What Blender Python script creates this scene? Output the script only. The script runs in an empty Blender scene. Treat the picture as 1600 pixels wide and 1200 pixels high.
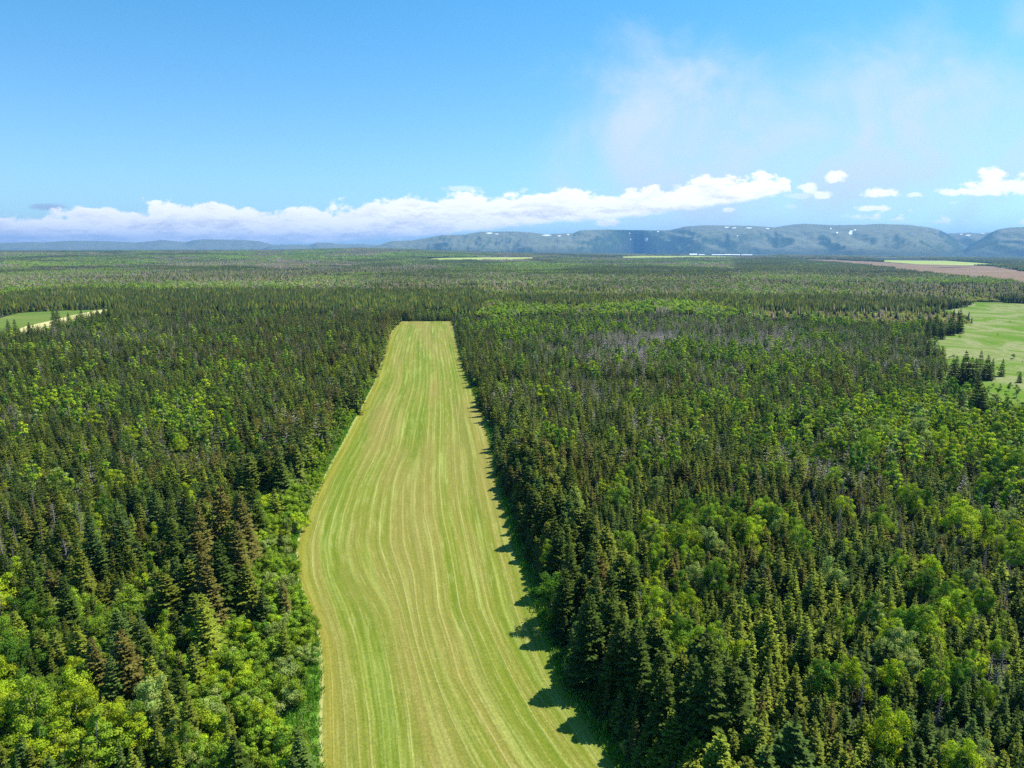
import bpy, math, random
import numpy as np
from mathutils import noise as mnoise, Vector

rad = math.radians
sc = bpy.context.scene
COL = sc.collection
# ------------------------------------------------------------------ camera
CAMH = 55.0
PITCH = rad(10.90)
cam_d = bpy.data.cameras.new('camera'); cam = bpy.data.objects.new('camera', cam_d); COL.objects.link(cam)
cam_d.sensor_width = 36.0; cam_d.lens = 24.0; cam_d.clip_start = 0.5; cam_d.clip_end = 120000.0
cam.location = (0, 0, CAMH); cam.rotation_euler = (math.pi/2 - PITCH, 0, 0)
sc.camera = cam
# ------------------------------------------------------------------ sun, sky, exposure
SUN_AZ, SUN_EL = rad(66), rad(58)
S = Vector((math.sin(SUN_AZ)*math.cos(SUN_EL), math.cos(SUN_AZ)*math.cos(SUN_EL), math.sin(SUN_EL)))
sl = bpy.data.lights.new('sun', 'SUN'); sl.energy = 5.0; sl.angle = rad(0.53); sl.color = (1.0, 0.94, 0.83)
so = bpy.data.objects.new('sun', sl); so.rotation_euler = S.to_track_quat('Z', 'Y').to_euler(); COL.objects.link(so)
sc.view_settings.view_transform = 'Standard'; sc.view_settings.look = 'None'
sc.view_settings.exposure = 0.68; sc.view_settings.gamma = 1.0; sc.view_settings.use_curve_mapping = False
sc.cycles.max_bounces = 5; sc.cycles.diffuse_bounces = 1; sc.cycles.glossy_bounces = 1
sc.cycles.transmission_bounces = 2; sc.cycles.transparent_max_bounces = 4; sc.cycles.volume_bounces = 0
sc.cycles.caustics_reflective = False; sc.cycles.caustics_refractive = False
sc.cycles.use_adaptive_sampling = True; sc.cycles.adaptive_threshold = 0.02
sc.cycles.use_denoising = False; sc.cycles.denoiser = 'OPENIMAGEDENOISE'; sc.cycles.sample_clamp_indirect = 3.0

F = 1600*24/36.0
CP, SP = math.cos(PITCH), math.sin(PITCH)
def ray(px, py):
    a = px - 800.0; b = 600.0 - py
    return np.array([a, F*CP + b*SP, -F*SP + b*CP])
def uv(px, py):
    r = ray(px, py); return r[0]/r[1], r[2]/r[1]
def proj(x, y, z):
    z = z - CAMH
    d = y*CP - z*SP
    return 800 + F*x/d, 600 - F*(y*SP + z*CP)/d, d

# node helpers
class NT:
    def __init__(s, tree): s.t = tree; s.n = tree.nodes; s.l = tree.links
    def add(s, typ, ins=None, **kw):
        nd = s.n.new(typ)
        for k, v in kw.items(): setattr(nd, k, v)
        if ins:
            for k, v in ins.items():
                sock = nd.inputs[k]
                if hasattr(v, 'is_output') or isinstance(v, bpy.types.NodeSocket): s.l.new(v, sock)
                else: sock.default_value = v
        return nd
    def m(s, op, a, b=0.0, c=0.0, clamp=False):
        nd = s.n.new('ShaderNodeMath'); nd.operation = op; nd.use_clamp = clamp
        for i, v in enumerate((a, b, c)):
            if isinstance(v, bpy.types.NodeSocket): s.l.new(v, nd.inputs[i])
            else: nd.inputs[i].default_value = v
        return nd.outputs[0]
    def mr(s, v, a, b, c=0.0, d=1.0, smooth=True):
        nd = s.n.new('ShaderNodeMapRange'); nd.interpolation_type = 'SMOOTHSTEP' if smooth else 'LINEAR'
        for i, x in enumerate((v, a, b, c, d)):
            if isinstance(x, bpy.types.NodeSocket): s.l.new(x, nd.inputs[i])
            else: nd.inputs[i].default_value = x
        return nd.outputs[0]
    def noise(s, vec, scale, detail=4, rough=0.55, dist=0.0):
        nd = s.n.new('ShaderNodeTexNoise'); nd.inputs['Scale'].default_value = scale
        nd.inputs['Detail'].default_value = detail; nd.inputs['Roughness'].default_value = rough
        nd.inputs['Distortion'].default_value = dist
        if vec is not None: s.l.new(vec, nd.inputs['Vector'])
        return nd.outputs[0]
    def mapping(s, vec, scale=(1,1,1), loc=(0,0,0), rot=(0,0,0)):
        nd = s.n.new('ShaderNodeMapping'); s.l.new(vec, nd.inputs['Vector'])
        nd.inputs['Scale'].default_value = scale; nd.inputs['Location'].default_value = loc; nd.inputs['Rotation'].default_value = rot
        return nd.outputs[0]
    def mix(s, fac, a, b, mode='MIX'):
        nd = s.n.new('ShaderNodeMix'); nd.data_type = 'RGBA'; nd.blend_type = mode
        for sock, v in ((nd.inputs[0], fac), (nd.inputs[6], a), (nd.inputs[7], b)):
            if isinstance(v, bpy.types.NodeSocket): s.l.new(v, sock)
            else: sock.default_value = v if not isinstance(v, tuple) else (v + (1.0,))[:4]
        return nd.outputs[2]
    def ramp(s, v, stops):
        nd = s.n.new('ShaderNodeValToRGB'); s.l.new(v, nd.inputs[0]); cr = nd.color_ramp
        while len(cr.elements) < len(stops): cr.elements.new(0.5)
        for e, (p, c) in zip(cr.elements, stops): e.position = p; e.color = c + (1.0,)
        return nd.outputs[0]

# ---- world: Nishita sky, with clouds set by direction
W = bpy.data.worlds.new('World'); sc.world = W; W.use_nodes = True
W.node_tree.nodes.clear(); w = NT(W.node_tree)
tc = w.add('ShaderNodeTexCoord').outputs['Generated']
sky = w.add('ShaderNodeTexSky', sky_type='NISHITA', sun_disc=False, sun_elevation=SUN_EL, sun_rotation=SUN_AZ,
            altitude=50.0, air_density=1.0, dust_density=0.35, ozone_density=1.6)
sep = w.add('ShaderNodeSeparateXYZ', {0: tc})
X, Y, Z = sep.outputs
Ys = w.m('MAXIMUM', Y, 0.05)
U = w.m('DIVIDE', X, Ys); V = w.m('DIVIDE', Z, Ys)
ahead = w.mr(Y, 0.05, 0.25)
uvv = w.add('ShaderNodeCombineXYZ', {0: U, 1: V, 2: 0.0}).outputs[0]
gain = w.mix(w.mr(Z, 0.02, 0.42), (.88, 1.20, 1.42), (.38, 1.12, 1.38))
skyc = w.mix(1.0, sky.outputs[0], gain, 'MULTIPLY')
def curve(pts, scale):       # value along u given as image-independent bearings
    nd = w.add('ShaderNodeFloatCurve'); w.l.new(w.m('MULTIPLY_ADD', U, 0.5, 0.5, clamp=True), nd.inputs['Value'])
    c = nd.mapping.curves[0]; ps = []
    for px, py in pts:
        a, b = uv(px, py); ps.append((min(max(a*0.5+0.5, 0), 1), min(max(b*scale, 0), 1)))
    while len(c.points) < len(ps): c.points.new(0.5, 0.5)
    for p, q in zip(c.points, ps): p.location = q; p.handle_type = 'AUTO'
    nd.mapping.update()
    return w.m('DIVIDE', nd.outputs[0], scale)
top = curve([(-300,335),(0,338),(60,332),(180,322),(300,315),(345,314),(400,328),(480,326),(560,314),(650,306),(760,300),(900,294),(950,298),(1010,290),(1060,282),(1110,273),(1180,269),(1222,276),(1236,296),(1260,330),(1400,345),(1900,350)], 5.0)
bot = curve([(-300,385),(0,383),(400,383),(640,374),(750,362),(860,350),(960,343),(1060,330),(1150,318),(1215,306),(1236,300),(1260,332),(1400,346),(1900,351)], 5.0)
n1 = w.noise(w.mapping(uvv, (1.0, 1.7, 1)), 17, 6, 0.6)
n2 = w.noise(w.mapping(uvv, (1.0, 1.7, 1), (3, 1, 0)), 52, 5, 0.6)
puff = w.m('MULTIPLY_ADD', w.m('SUBTRACT', n1, 0.5), 0.070, w.m('MULTIPLY', w.m('SUBTRACT', n2, 0.5), 0.026))
dt = w.m('SUBTRACT', w.m('ADD', top, puff), V)
db = w.m('SUBTRACT', V, w.m('ADD', bot, w.m('MULTIPLY', w.m('SUBTRACT', n2, 0.5), 0.012)))
band = w.m('MULTIPLY', w.mr(dt, -0.0005, 0.0085), w.mr(db, -0.002, 0.0065))
fray = w.noise(w.mapping(uvv, (0.5, 2.6, 1), (5, 2, 0)), 16, 5, 0.62)
band = w.m('MULTIPLY', band, w.mr(w.m('ADD', fray, w.m('MULTIPLY', dt, 6.0)), 0.28, 0.47, 0.12, 1.0))
puffs = band
n3 = w.noise(w.mapping(uvv, (1.0, 1.9, 1), (7, 3, 0)), 42, 5, 0.65)
for (px, py, rx, ry, st) in [(1375,302,30,7,1),(1362,325,28,5,.95),(1430,304,13,4,.7),(1548,274,26,12,1),(1575,292,70,12,1),(1520,300,62,6,1),(1640,285,60,20,1),
                         (950,346,20,8,.95),(1140,328,12,4,.7),(1263,293,15,9,.8),(1305,276,15,10,.85),(1284,306,14,6,.8),(1250,306,26,5,.3),(720,295,28,5,.45),(1236,323,9,3,.2),(1490,316,8,3,.2),(1422,329,6,3,.3)]:
    a, b = uv(px, py); sx, sy = rx/F, ry/F
    ex = w.m('POWER', w.m('DIVIDE', w.m('SUBTRACT', U, a), sx), 2.0)
    ey = w.m('POWER', w.m('DIVIDE', w.m('SUBTRACT', V, b), sy), 2.0)
    e = w.m('SQRT', w.m('ADD', ex, ey))
    e = w.m('ADD', e, w.m('MULTIPLY', w.m('SUBTRACT', n3, 0.5), 2.6))
    puffs = w.m('MAXIMUM', puffs, w.mr(e, 0.55, 1.15, st, 0.0))
# thin veil on the right
veil = None
warp = w.noise(w.mapping(uvv, (1, 1, 1), (9, 4, 0)), 5.5, 6, 0.62, 0.5)
for (px, py, rx, ry, st) in [(1100,225,240,150,.86),(1290,245,330,130,.88),(1330,170,170,120,.66),(1440,105,90,80,.34),(1520,210,240,120,.72),(1610,25,50,40,.4),(980,290,120,50,.3)]:
    a, b = uv(px, py); sx, sy = rx/F, ry/F
    ex = w.m('POWER', w.m('DIVIDE', w.m('SUBTRACT', U, a), sx), 2.0)
    ey = w.m('POWER', w.m('DIVIDE', w.m('SUBTRACT', V, b), sy), 2.0)
    e = w.m('SQRT', w.m('ADD', ex, ey))
    e = w.m('ADD', e, w.m('MULTIPLY', w.m('SUBTRACT', warp, 0.5), 1.8))
    v_ = w.mr(e, 0.25, 1.25, st, 0.0)
    veil = v_ if veil is None else w.m('MAXIMUM', veil, v_)
veil = w.m('MULTIPLY', veil, w.mr(w.noise(w.mapping(uvv, (1, 1.2, 1), (2, 2, 0)), 9, 7, .62, .6), 0.30, 0.68, 0.5, 1.05))
veil = w.m('MULTIPLY', veil, ahead)
skyc = w.mix(veil, skyc, (5.7, 6.6, 7.7))
# a small grey lens cloud on the left
a, b = uv(76, 323)
e = w.m('SQRT', w.m('ADD', w.m('POWER', w.m('DIVIDE', w.m('SUBTRACT', U, a), 0.030), 2.0), w.m('POWER', w.m('DIVIDE', w.m('SUBTRACT', V, b), 0.0055), 2.0)))
lens = w.m('MULTIPLY', w.mr(w.m('ADD', e, w.m('MULTIPLY', w.m('SUBTRACT', n3, .5), 1.2)), 0.4, 1.2, 0.8, 0.0), ahead)
skyc = w.mix(lens, skyc, (3.4, 4.2, 5.6))
sh1 = w.noise(w.mapping(uvv, (0.55, 2.6, 1), (1, 8, 0)), 24, 6, 0.6)
sh2 = w.noise(w.mapping(uvv, (1.0, 1.7, 1), (0, 0.006, 0)), 17, 6, 0.6)
shade = w.m('ADD', w.mr(sh1, 0.42, 0.66, 0.0, 0.75), w.m('MULTIPLY', w.m('SUBTRACT', sh2, n1), 4.5), clamp=True)
shade = w.m('MULTIPLY', shade, w.mr(dt, 0.004, 0.03, 0.15, 1.0))
cloudc = w.mix(shade, (10.8, 10.6, 10.3), (7.2, 7.2, 7.4))
skyc = w.mix(w.m('MULTIPLY', puffs, ahead), skyc, cloudc)
bg = w.add('ShaderNodeBackground', {'Color': skyc, 'Strength': 0.084})
out = w.add('ShaderNodeOutputWorld'); w.l.new(bg.outputs[0], out.inputs[0])
W.cycles.sampling_method = 'MANUAL'; W.cycles.sample_map_resolution = 512

# ------------------------------------------------------------------ terrain
rs = np.random.RandomState(7); random.seed(7)
RX = np.array([-600, 0, 250, 430, 560, 640, 750, 900, 1080, 1200, 1400, 1600, 2200.])
RH = np.array([50, 58, 62, 66, 84, 74, 52, 38, 30, 30, 14, 0, 0.])
def sstep(t): t = np.clip(t, 0, 1); return t*t*(3-2*t)
def terrain(x, y):
    x = np.asarray(x, float); y = np.asarray(y, float)
    d = np.hypot(x, y); yy = np.maximum(y, 0.2*d + 1)
    px = 800 + F*x/(yy*CP)
    H = np.interp(px, RX, RH)
    return H*sstep((d-2300)/3700.0)*(1 - 0.25*sstep((d-7000)/3000.0))
def ground_at(px, py, z=0.0):
    r = ray(px, py)
    t = (z - CAMH)/r[2] if r[2] < 0 else 9e9
    h = 0.0
    if np.hypot(r[0], r[1])*t > 2300 or t > 1e8:
        ts = np.geomspace(2000, 14000, 600)/np.hypot(r[0], r[1])
        hh = terrain(r[0]*ts, r[1]*ts) + z; zz = CAMH + r[2]*ts
        k = np.nonzero(zz <= hh)[0]
        t = ts[k[0]] if len(k) else ts[-1]
    return r[0]*t, r[1]*t

def setp(o, label=None, cat=None, group=None, kind=None):
    if label: o['label'] = label
    if cat: o['category'] = cat
    if group: o['group'] = group
    if kind: o['kind'] = kind
    return o
def mesh_from(name, verts, faces, mats=(), fmat=None, smooth=False):
    me = bpy.data.meshes.new(name)
    verts = np.asarray(verts, np.float32)
    if isinstance(faces, np.ndarray):
        nf, k = faces.shape
        me.vertices.add(len(verts)); me.vertices.foreach_set('co', verts.ravel())
        me.loops.add(nf*k); me.loops.foreach_set('vertex_index', faces.astype(np.int32).ravel())
        me.polygons.add(nf); me.polygons.foreach_set('loop_start', np.arange(0, nf*k, k, dtype=np.int32))
        me.polygons.foreach_set('loop_total', np.full(nf, k, np.int32))
        me.update(calc_edges=True)
    else:
        me.from_pydata(verts.tolist(), [], faces); me.update()
    for m_ in mats: me.materials.append(m_)
    if fmat is not None: me.polygons.foreach_set('material_index', np.asarray(fmat, np.int32))
    if smooth: me.polygons.foreach_set('use_smooth', np.ones(len(me.polygons), bool))
    return me
def link(name, me, parent=None):
    o = bpy.data.objects.new(name, me); COL.objects.link(o)
    if parent: o.parent = parent
    return o
def new_mat(name):
    m_ = bpy.data.materials.new(name); m_.use_nodes = True; m_.node_tree.nodes.clear(); t = NT(m_.node_tree)
    o = t.add('ShaderNodeOutputMaterial'); return m_, t, o
def principled(t, out, color, rough=0.9, spec=0.1, normal=None):
    p = t.add('ShaderNodeBsdfPrincipled', {'Roughness': rough, 'Specular IOR Level': spec})
    if isinstance(color, bpy.types.NodeSocket): t.l.new(color, p.inputs['Base Color'])
    else: p.inputs['Base Color'].default_value = color + (1.0,)
    if normal is not None: t.l.new(normal, p.inputs['Normal'])
    t.l.new(p.outputs[0], out.inputs[0]); return p
def bump(t, h, strength, dist=0.1):
    return t.add('ShaderNodeBump', {'Height': h, 'Strength': strength, 'Distance': dist}).outputs[0]

# ---- materials
def foliage_mat(name, transl=0.3):
    m_, t, o = new_mat(name)
    ic = t.add('ShaderNodeAttribute', attribute_type='INSTANCER', attribute_name='leafcol').outputs['Color']
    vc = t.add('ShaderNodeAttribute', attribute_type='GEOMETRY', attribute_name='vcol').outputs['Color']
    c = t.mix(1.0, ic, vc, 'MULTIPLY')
    d = t.add('ShaderNodeBsdfPrincipled', {'Base Color': c, 'Roughness': 0.7, 'Specular IOR Level': 0.05})
    tr = t.add('ShaderNodeBsdfTranslucent', {'Color': t.mix(1.0, c, (1.25, 1.35, 0.75), 'MULTIPLY')})
    mx = t.add('ShaderNodeMixShader', {0: transl}); t.l.new(d.outputs[0], mx.inputs[1]); t.l.new(tr.outputs[0], mx.inputs[2])
    t.l.new(mx.outputs[0], o.inputs[0]); return m_
M_NEEDLE = foliage_mat('needles', 0.12)
M_LEAF = foliage_mat('leaves', 0.34)
M_BARK, t, o = new_mat('bark'); tcx = t.add('ShaderNodeTexCoord').outputs['Object']
principled(t, o, t.ramp(t.noise(t.mapping(tcx, (6, 6, 1.5)), 3, 4), [(0.3, (.05, .038, .03)), (0.7, (.16, .13, .11))]), 0.9)
M_PALEBARK, t, o = new_mat('pale_bark'); tcx = t.add('ShaderNodeTexCoord').outputs['Object']
principled(t, o, t.ramp(t.noise(t.mapping(tcx, (5, 5, 3)), 3, 4), [(0.35, (.14, .12, .10)), (0.6, (.42, .39, .34))]), 0.8)
M_GREY, t, o = new_mat('weathered_wood'); tcx = t.add('ShaderNodeTexCoord').outputs['Object']
principled(t, o, t.ramp(t.noise(t.mapping(tcx, (4, 4, 2)), 2, 4), [(0.3, (.17, .15, .135)), (0.7, (.36, .33, .31))]), 0.9)

# ground (forest floor)
M_GROUND, t, o = new_mat('forest_floor'); pos = t.add('ShaderNodeNewGeometry').outputs['Position']
g1 = t.noise(pos, 0.35, 5, .6); g2 = t.noise(pos, 0.012, 4, .55); g3 = t.noise(pos, 2.5, 4, .6)
c = t.ramp(g1, [(0.3, (.018, .022, .010)), (0.55, (.035, .050, .016)), (0.75, (.065, .085, .028))])
c = t.mix(t.mr(g2, .45, .65), c, t.ramp(g3, [(0.3, (.03, .035, .015)), (0.7, (.075, .075, .035))]))
principled(t, o, c, 0.95, 0.05, bump(t, g3, 0.6, 0.3))

# mown hay strip: u across (0 left edge - 1 right edge), v along in metres
M_HAY, t, o = new_mat('mown_hay'); uvn = t.add('ShaderNodeUVMap', uv_map='UVMap').outputs[0]
pos = t.add('ShaderNodeNewGeometry').outputs['Position']
su = t.add('ShaderNodeSeparateXYZ', {0: uvn}); Uu, Vv = su.outputs[0], su.outputs[1]
wob = t.noise(t.mapping(uvn, (5.0, 0.012, 1)), 1.0, 2, .5)
Uw = t.m('ADD', Uu, t.m('MULTIPLY', t.m('SUBTRACT', wob, .5), 0.020))
sv = t.add('ShaderNodeCombineXYZ', {0: Uw, 1: t.m('MULTIPLY', Vv, 0.0007), 2: 0.0}).outputs[0]
s_wide = t.noise(sv, 9.0, 1, .5)
s_mid = t.noise(t.mapping(sv, (1, 1, 1), (3, 2, 0)), 30.0, 2, .6)
s_fine = t.noise(t.mapping(sv, (1, 2.0, 1), (5, 1, 0)), 95.0, 2, .7)
base = t.ramp(s_wide, [(0.30, (.112, .160, .013)), (0.48, (.160, .188, .022)), (0.62, (.205, .198, .038))])
c = t.mix(t.mr(s_mid, .48, .70, 0, .80), base, (.265, .300, .068))
c = t.mix(t.mr(s_fine, .52, .74, 0, .62), c, (.31, .325, .105))
c = t.mix(t.mr(s_fine, .24, .46, .55, 0), c, (.085, .145, .012))
# regularly spaced swaths
wv = t.m('FRACT', t.m('ADD', t.m('MULTIPLY', Uw, 23.0), t.m('MULTIPLY', t.m('SUBTRACT', t.noise(t.mapping(sv, (4, 1.5, 1)), 1.0, 2), .5), .8)))
sw = t.m('MULTIPLY', t.mr(wv, .0, .10), t.mr(wv, .10, .30, 1, 0))
brk = t.noise(t.mapping(uvn, (22, .012, 1)), 1.0, 4, .65)
sw = t.m('MULTIPLY', sw, t.mr(brk, .40, .62, .05, 1.0))
c = t.mix(t.m('MULTIPLY', sw, .50), c, (.37, .385, .13))
wv2 = t.m('FRACT', t.m('ADD', t.m('MULTIPLY', Uw, 23.0), .42))
dk = t.m('MULTIPLY', t.mr(wv2, .0, .12), t.mr(wv2, .2, .34, 1, 0))
c = t.mix(t.m('MULTIPLY', dk, .40), c, (.085, .145, .012))
# patches, tan and yellow
pat = t.noise(t.mapping(uvn, (3.2, .008, 1), (4, 1, 0)), 1.0, 4, .6)
c = t.mix(t.m('MULTIPLY', t.mr(pat, .44, .62), .42), c, (.245, .192, .062))
c = t.mix(t.m('MULTIPLY', t.mr(pat, .30, .46, 1, 0), .45), c, (.10, .17, .015))
edge_y = t.m('MULTIPLY', t.mr(Uu, .012, .03), t.mr(Uu, .03, .11, 1, 0))
c = t.mix(t.m('MULTIPLY', edge_y, .38), c, (.23, .20, .012))
hayrow = t.m('MULTIPLY', t.mr(Uu, .000, .004), t.mr(Uu, .012, .019, 1, 0))
c = t.mix(t.m('MULTIPLY', hayrow, t.mr(t.noise(pos, 1.6, 4, .7), .25, .6, .35, .8)), c, (.34, .36, .12))
f1 = t.noise(pos, 2.2, 6, .72); f2 = t.noise(t.mapping(pos, (1, .45, 1)), 6.0, 3, .7)
f3 = t.noise(pos, 0.6, 4, .65)
c = t.mix(1.0, c, t.ramp(f1, [(0.2, (.66, .68, .62)), (0.5, (1.0, 1.0, 1.0)), (0.8, (1.34, 1.30, 1.30))]), 'MULTIPLY')
c = t.mix(1.0, c, t.ramp(f2, [(0.2, (.72, .74, .68)), (0.5, (1.0, 1.0, 1.0)), (0.8, (1.28, 1.26, 1.3))]), 'MULTIPLY')
c = t.mix(1.0, c, t.ramp(f3, [(0.25, (.90, .93, .85)), (0.5, (1, 1, 1)), (0.75, (1.1, 1.07, 1.1))]), 'MULTIPLY')
hh = t.m('ADD', t.m('MULTIPLY', sw, .8), t.m('ADD', f1, f2))
principled(t, o, c, 0.92, 0.05, bump(t, hh, 0.55, 0.12))

def grass_mat(name, stops, scale=0.05, stretch=(1, 1, 1), fine=2.0, bumpy=.5, dist=1.2):
    m_, t, o = new_mat(name); pos = t.add('ShaderNodeNewGeometry').outputs['Position']
    n = t.noise(t.mapping(pos, stretch), scale, 7, .62, dist)
    f = t.noise(pos, fine, 5, .7)
    c = t.ramp(n, stops)
    c = t.mix(1.0, c, t.ramp(f, [(0.2, (.6, .65, .6)), (0.5, (1, 1, 1)), (0.8, (1.4, 1.35, 1.4))]), 'MULTIPLY')
    principled(t, o, c, .95, .05, bump(t, f, bumpy, .2)); return m_
M_VERGE = grass_mat('rough_grass', [(.3, (.08, .20, .018)), (.5, (.13, .26, .028)), (.7, (.21, .30, .05))], .25)
M_PAST = grass_mat('pasture_grass', [(.28, (.075, .165, .009)), (.43, (.105, .180, .016)), (.48, (.13, .19, .035)), (.55, (.22, .235, .10)), (.64, (.13, .18, .035)), (.74, (.13, .20, .010))], .021, (1, .62, 1), .5, .3, 2.0)
M_MEAD = grass_mat('meadow_grass', [(.3, (.08, .15, .02)), (.5, (.12, .17, .03)), (.7, (.17, .19, .05))], .02, (.5, 1, 1), .5, .3)
M_DRY = grass_mat('dry_hay', [(.3, (.36, .34, .12)), (.6, (.52, .46, .22))], .05, (1, 1, 1), .6, .3)
M_PLOW = grass_mat('ploughed_soil', [(.3, (.175, .118, .072)), (.7, (.24, .165, .105))], .006, (.4, 1, 1), .2, .3)
M_FARG = grass_mat('far_grass', [(.3, (.26, .33, .07)), (.7, (.36, .40, .12))], .004, (.4, 1, 1), .1, .3)

# ------------------------------------------------------------------ ground sheet
rr = np.concatenate([[0], np.geomspace(20, 2300, 22), np.linspace(2500, 12000, 60), [14000, 18000, 26000, 40000, 60000]])
th = np.linspace(0, 2*math.pi, 361)[:-1]
R_, T_ = np.meshgrid(rr, th, indexing='ij')
gx, gy = R_*np.sin(T_), R_*np.cos(T_)
gz = terrain(gx, gy); gz[R_ > 15000] = np.minimum(gz[R_ > 15000], 0)
vv = np.stack([gx, gy, gz], -1).reshape(-1, 3)
n_t = len(th); fs = []
ii, jj = np.meshgrid(np.arange(len(rr)-1), np.arange(n_t), indexing='ij'); j2 = (jj+1) % n_t
fs = np.stack([ii*n_t+jj, (ii+1)*n_t+jj, (ii+1)*n_t+j2, ii*n_t+j2], -1).reshape(-1, 4)[:, ::-1]
setp(link('ground', mesh_from('ground', vv, fs, [M_GROUND], smooth=True)), kind='structure')

# ------------------------------------------------------------------ the mown strip
rows = [502, 512, 530, 560, 600, 650, 700, 750, 800, 850, 900, 950, 1000, 1060, 1120, 1200, 1300, 1450]
def tr(pts):
    p = sorted((y, x) for x, y in pts); return np.interp(rows, [a for a, _ in p], [b for _, b in p])
def tre(pts):
    p = sorted((y, x) for x, y in pts); ys = [a for a, _ in p]; xs = [b for _, b in p]
    # carry the last direction on beyond the frame
    (y1, x1), (y2, x2) = p[-2], p[-1]
    ys.append(1450); xs.append(x2 + (x2-x1)/(y2-y1)*(1450-y2)); return np.interp(rows, ys, xs)
Lft = [(627,502),(616,512),(609,525),(602,532),(600,545),(596,565),(589,590),(583,600),(577,610),(561,640),(545,670),(521,715),(498,758),(474,810),(462,850),(458,888),(465,915),(477,945),(488,962),(498,1003),(501,1050),(497,1125),(498,1200),(505,1300)]
L3 = [(633,502),(632,512),(619,557),(615,580),(610,600),(595,631),(571,680),(547,726),(529,757),(519,784),(505,815),(499,850),(505,900),(524,949),(539,990),(550,1050),(561,1106),(565,1162),(568,1210)]
L2 = [(647,502),(646,510),(635,540),(632,580),(634,608),(614,650),(610,673),(603,705),(587,726),(576,757),(566,792),(559,823),(558,849),(567,892),(587,922),(610,960),(621,1012),(632,1069),(640,1125),(646,1200)]
L1 = [(660,502),(661,540),(662,572),(660,600),(656,616),(649,650),(646,687),(639,710),(628,731),(625,763),(624,797),(621,823),(626,855),(642,891),(646,940),(650,975),(662,1020),(677,1061),(696,1117),(719,1162),(736,1200)]
L4 = [(670,502),(670,565),(671,600),(663,705),(658,747),(655,789),(660,818),(668,849),(675,900),(680,960),(692,985),(711,1061),(737,1106),(762,1150),(790,1200)]
L5 = [(687,502),(689,540),(696,565),(700,600),(706,666),(705,718),(710,784),(721,823),(729,862),(737,902),(749,960),(775,1012),(805,1080),(850,1155),(884,1200)]
L6 = [(696,502),(705,545),(712,580),(718,600),(729,679),(742,757),(755,836),(768,902),(775,940),(790,982),(812,1027),(850,1087),(906,1162),(930,1200)]
Rgt = [(706,502),(711,525),(715,550),(724,575),(735,600),(747,625),(759,660),(768,700),(777,750),(790,800),(803,850),(822,890),(836,940),(850,980),(872,1060),(902,1110),(944,1150),(968,1200)]
us = [0, .15, .31, .47, .56, .73, .86, 1.0]
cols_px = np.array([tre(q) for q in (Lft, L3, L2, L1, L4, L5, L6, Rgt)])       # lines x rows
fine_rows = np.unique(np.concatenate([np.linspace(502, 560, 16), np.linspace(560, 1200, 90), np.linspace(1200, 1450, 18)]))
cols_f = np.array([np.interp(fine_rows, rows, q) for q in cols_px])
k3 = np.array([.25, .5, .25])
for _ in range(2):
    cols_f[:, 1:-1] = cols_f[:, :-2]*.25 + cols_f[:, 1:-1]*.5 + cols_f[:, 2:]*.25
uu = np.linspace(0, 1, 57)
P = []; UVs = []
for k, y in enumerate(fine_rows):
    xs = np.interp(uu, us, cols_f[:, k])
    for u_, x in zip(uu, xs):
        gx_, gy_ = ground_at(x, y); P.append((gx_, gy_, 0.012)); UVs.append((u_, gy_))
P = np.array(P); nc = len(uu)
Q = []
for i in range(len(fine_rows)-1):
    for j in range(nc-1): a = i*nc+j; Q.append((a, a+nc, a+nc+1, a+1))
me = mesh_from('mown_strip', P, np.array(Q), [M_HAY])
ul = me.uv_layers.new(name='UVMap'); vi = np.zeros(len(me.loops), np.int32); me.loops.foreach_get('vertex_index', vi)
ul.data.foreach_set('uv', np.array(UVs, np.float32)[vi].ravel())
setp(link('hay_field', me), kind='structure')
PG = P.reshape(len(fine_rows), nc, 3)
edgeL, edgeR = PG[:, 0, :2], PG[:, -1, :2]
strip_poly = np.concatenate([edgeL, edgeR[::-1]])

def sheet(name, poly, mat, z, kind='structure', sub=0):
    n = len(poly); me = bpy.data.meshes.new(name)
    import bmesh
    bm = bmesh.new(); vs = [bm.verts.new((p[0], p[1], float(terrain(p[0], p[1])) + z)) for p in poly]
    f = bm.faces.new(vs); bmesh.ops.triangulate(bm, faces=[f])
    if f.is_valid and f.normal.z < 0: pass
    bm.normal_update()
    for f in bm.faces:
        if f.normal.z < 0: f.normal_flip()
    bm.to_mesh(me); bm.free(); me.materials.append(mat)
    return setp(link(name, me), kind=kind)
def offs(edge, d):
    t_ = np.gradient(edge, axis=0); t_ /= np.linalg.norm(t_, axis=1)[:, None] + 1e-9
    return edge + np.stack([-t_[:, 1], t_[:, 0]], -1)*d
# rough grass verges beside the strip
def verge(name, edge, d):
    e2 = edge[::2]; wv_ = np.array([d*(0.75 + 0.5*mnoise.noise((p[0]*.03, p[1]*.03, 3.0))) for p in e2])
    inner = e2 + np.array([[-.6*np.sign(d), 0]])*0
    t_ = np.gradient(e2, axis=0); t_ /= np.linalg.norm(t_, axis=1)[:, None] + 1e-9
    nrm = np.stack([np.ones(len(e2)), np.zeros(len(e2))], -1)
    outer = e2 + nrm*wv_[:, None]; inner = e2 - nrm*np.sign(d)*0.5
    v_ = np.concatenate([inner, outer]); v_ = np.c_[v_, np.full(len(v_), .006)]; n = len(e2)
    q = np.array([(i, i+1, n+i+1, n+i) for i in range(n-1)])
    if d < 0: q = q
    else: q = q[:, ::-1]
    return setp(link(name, mesh_from(name, v_, q, [M_VERGE])), kind='structure')
verge('grass_verge', edgeL, -8.0); verge('grass_verge', edgeR, 7.0)

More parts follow.
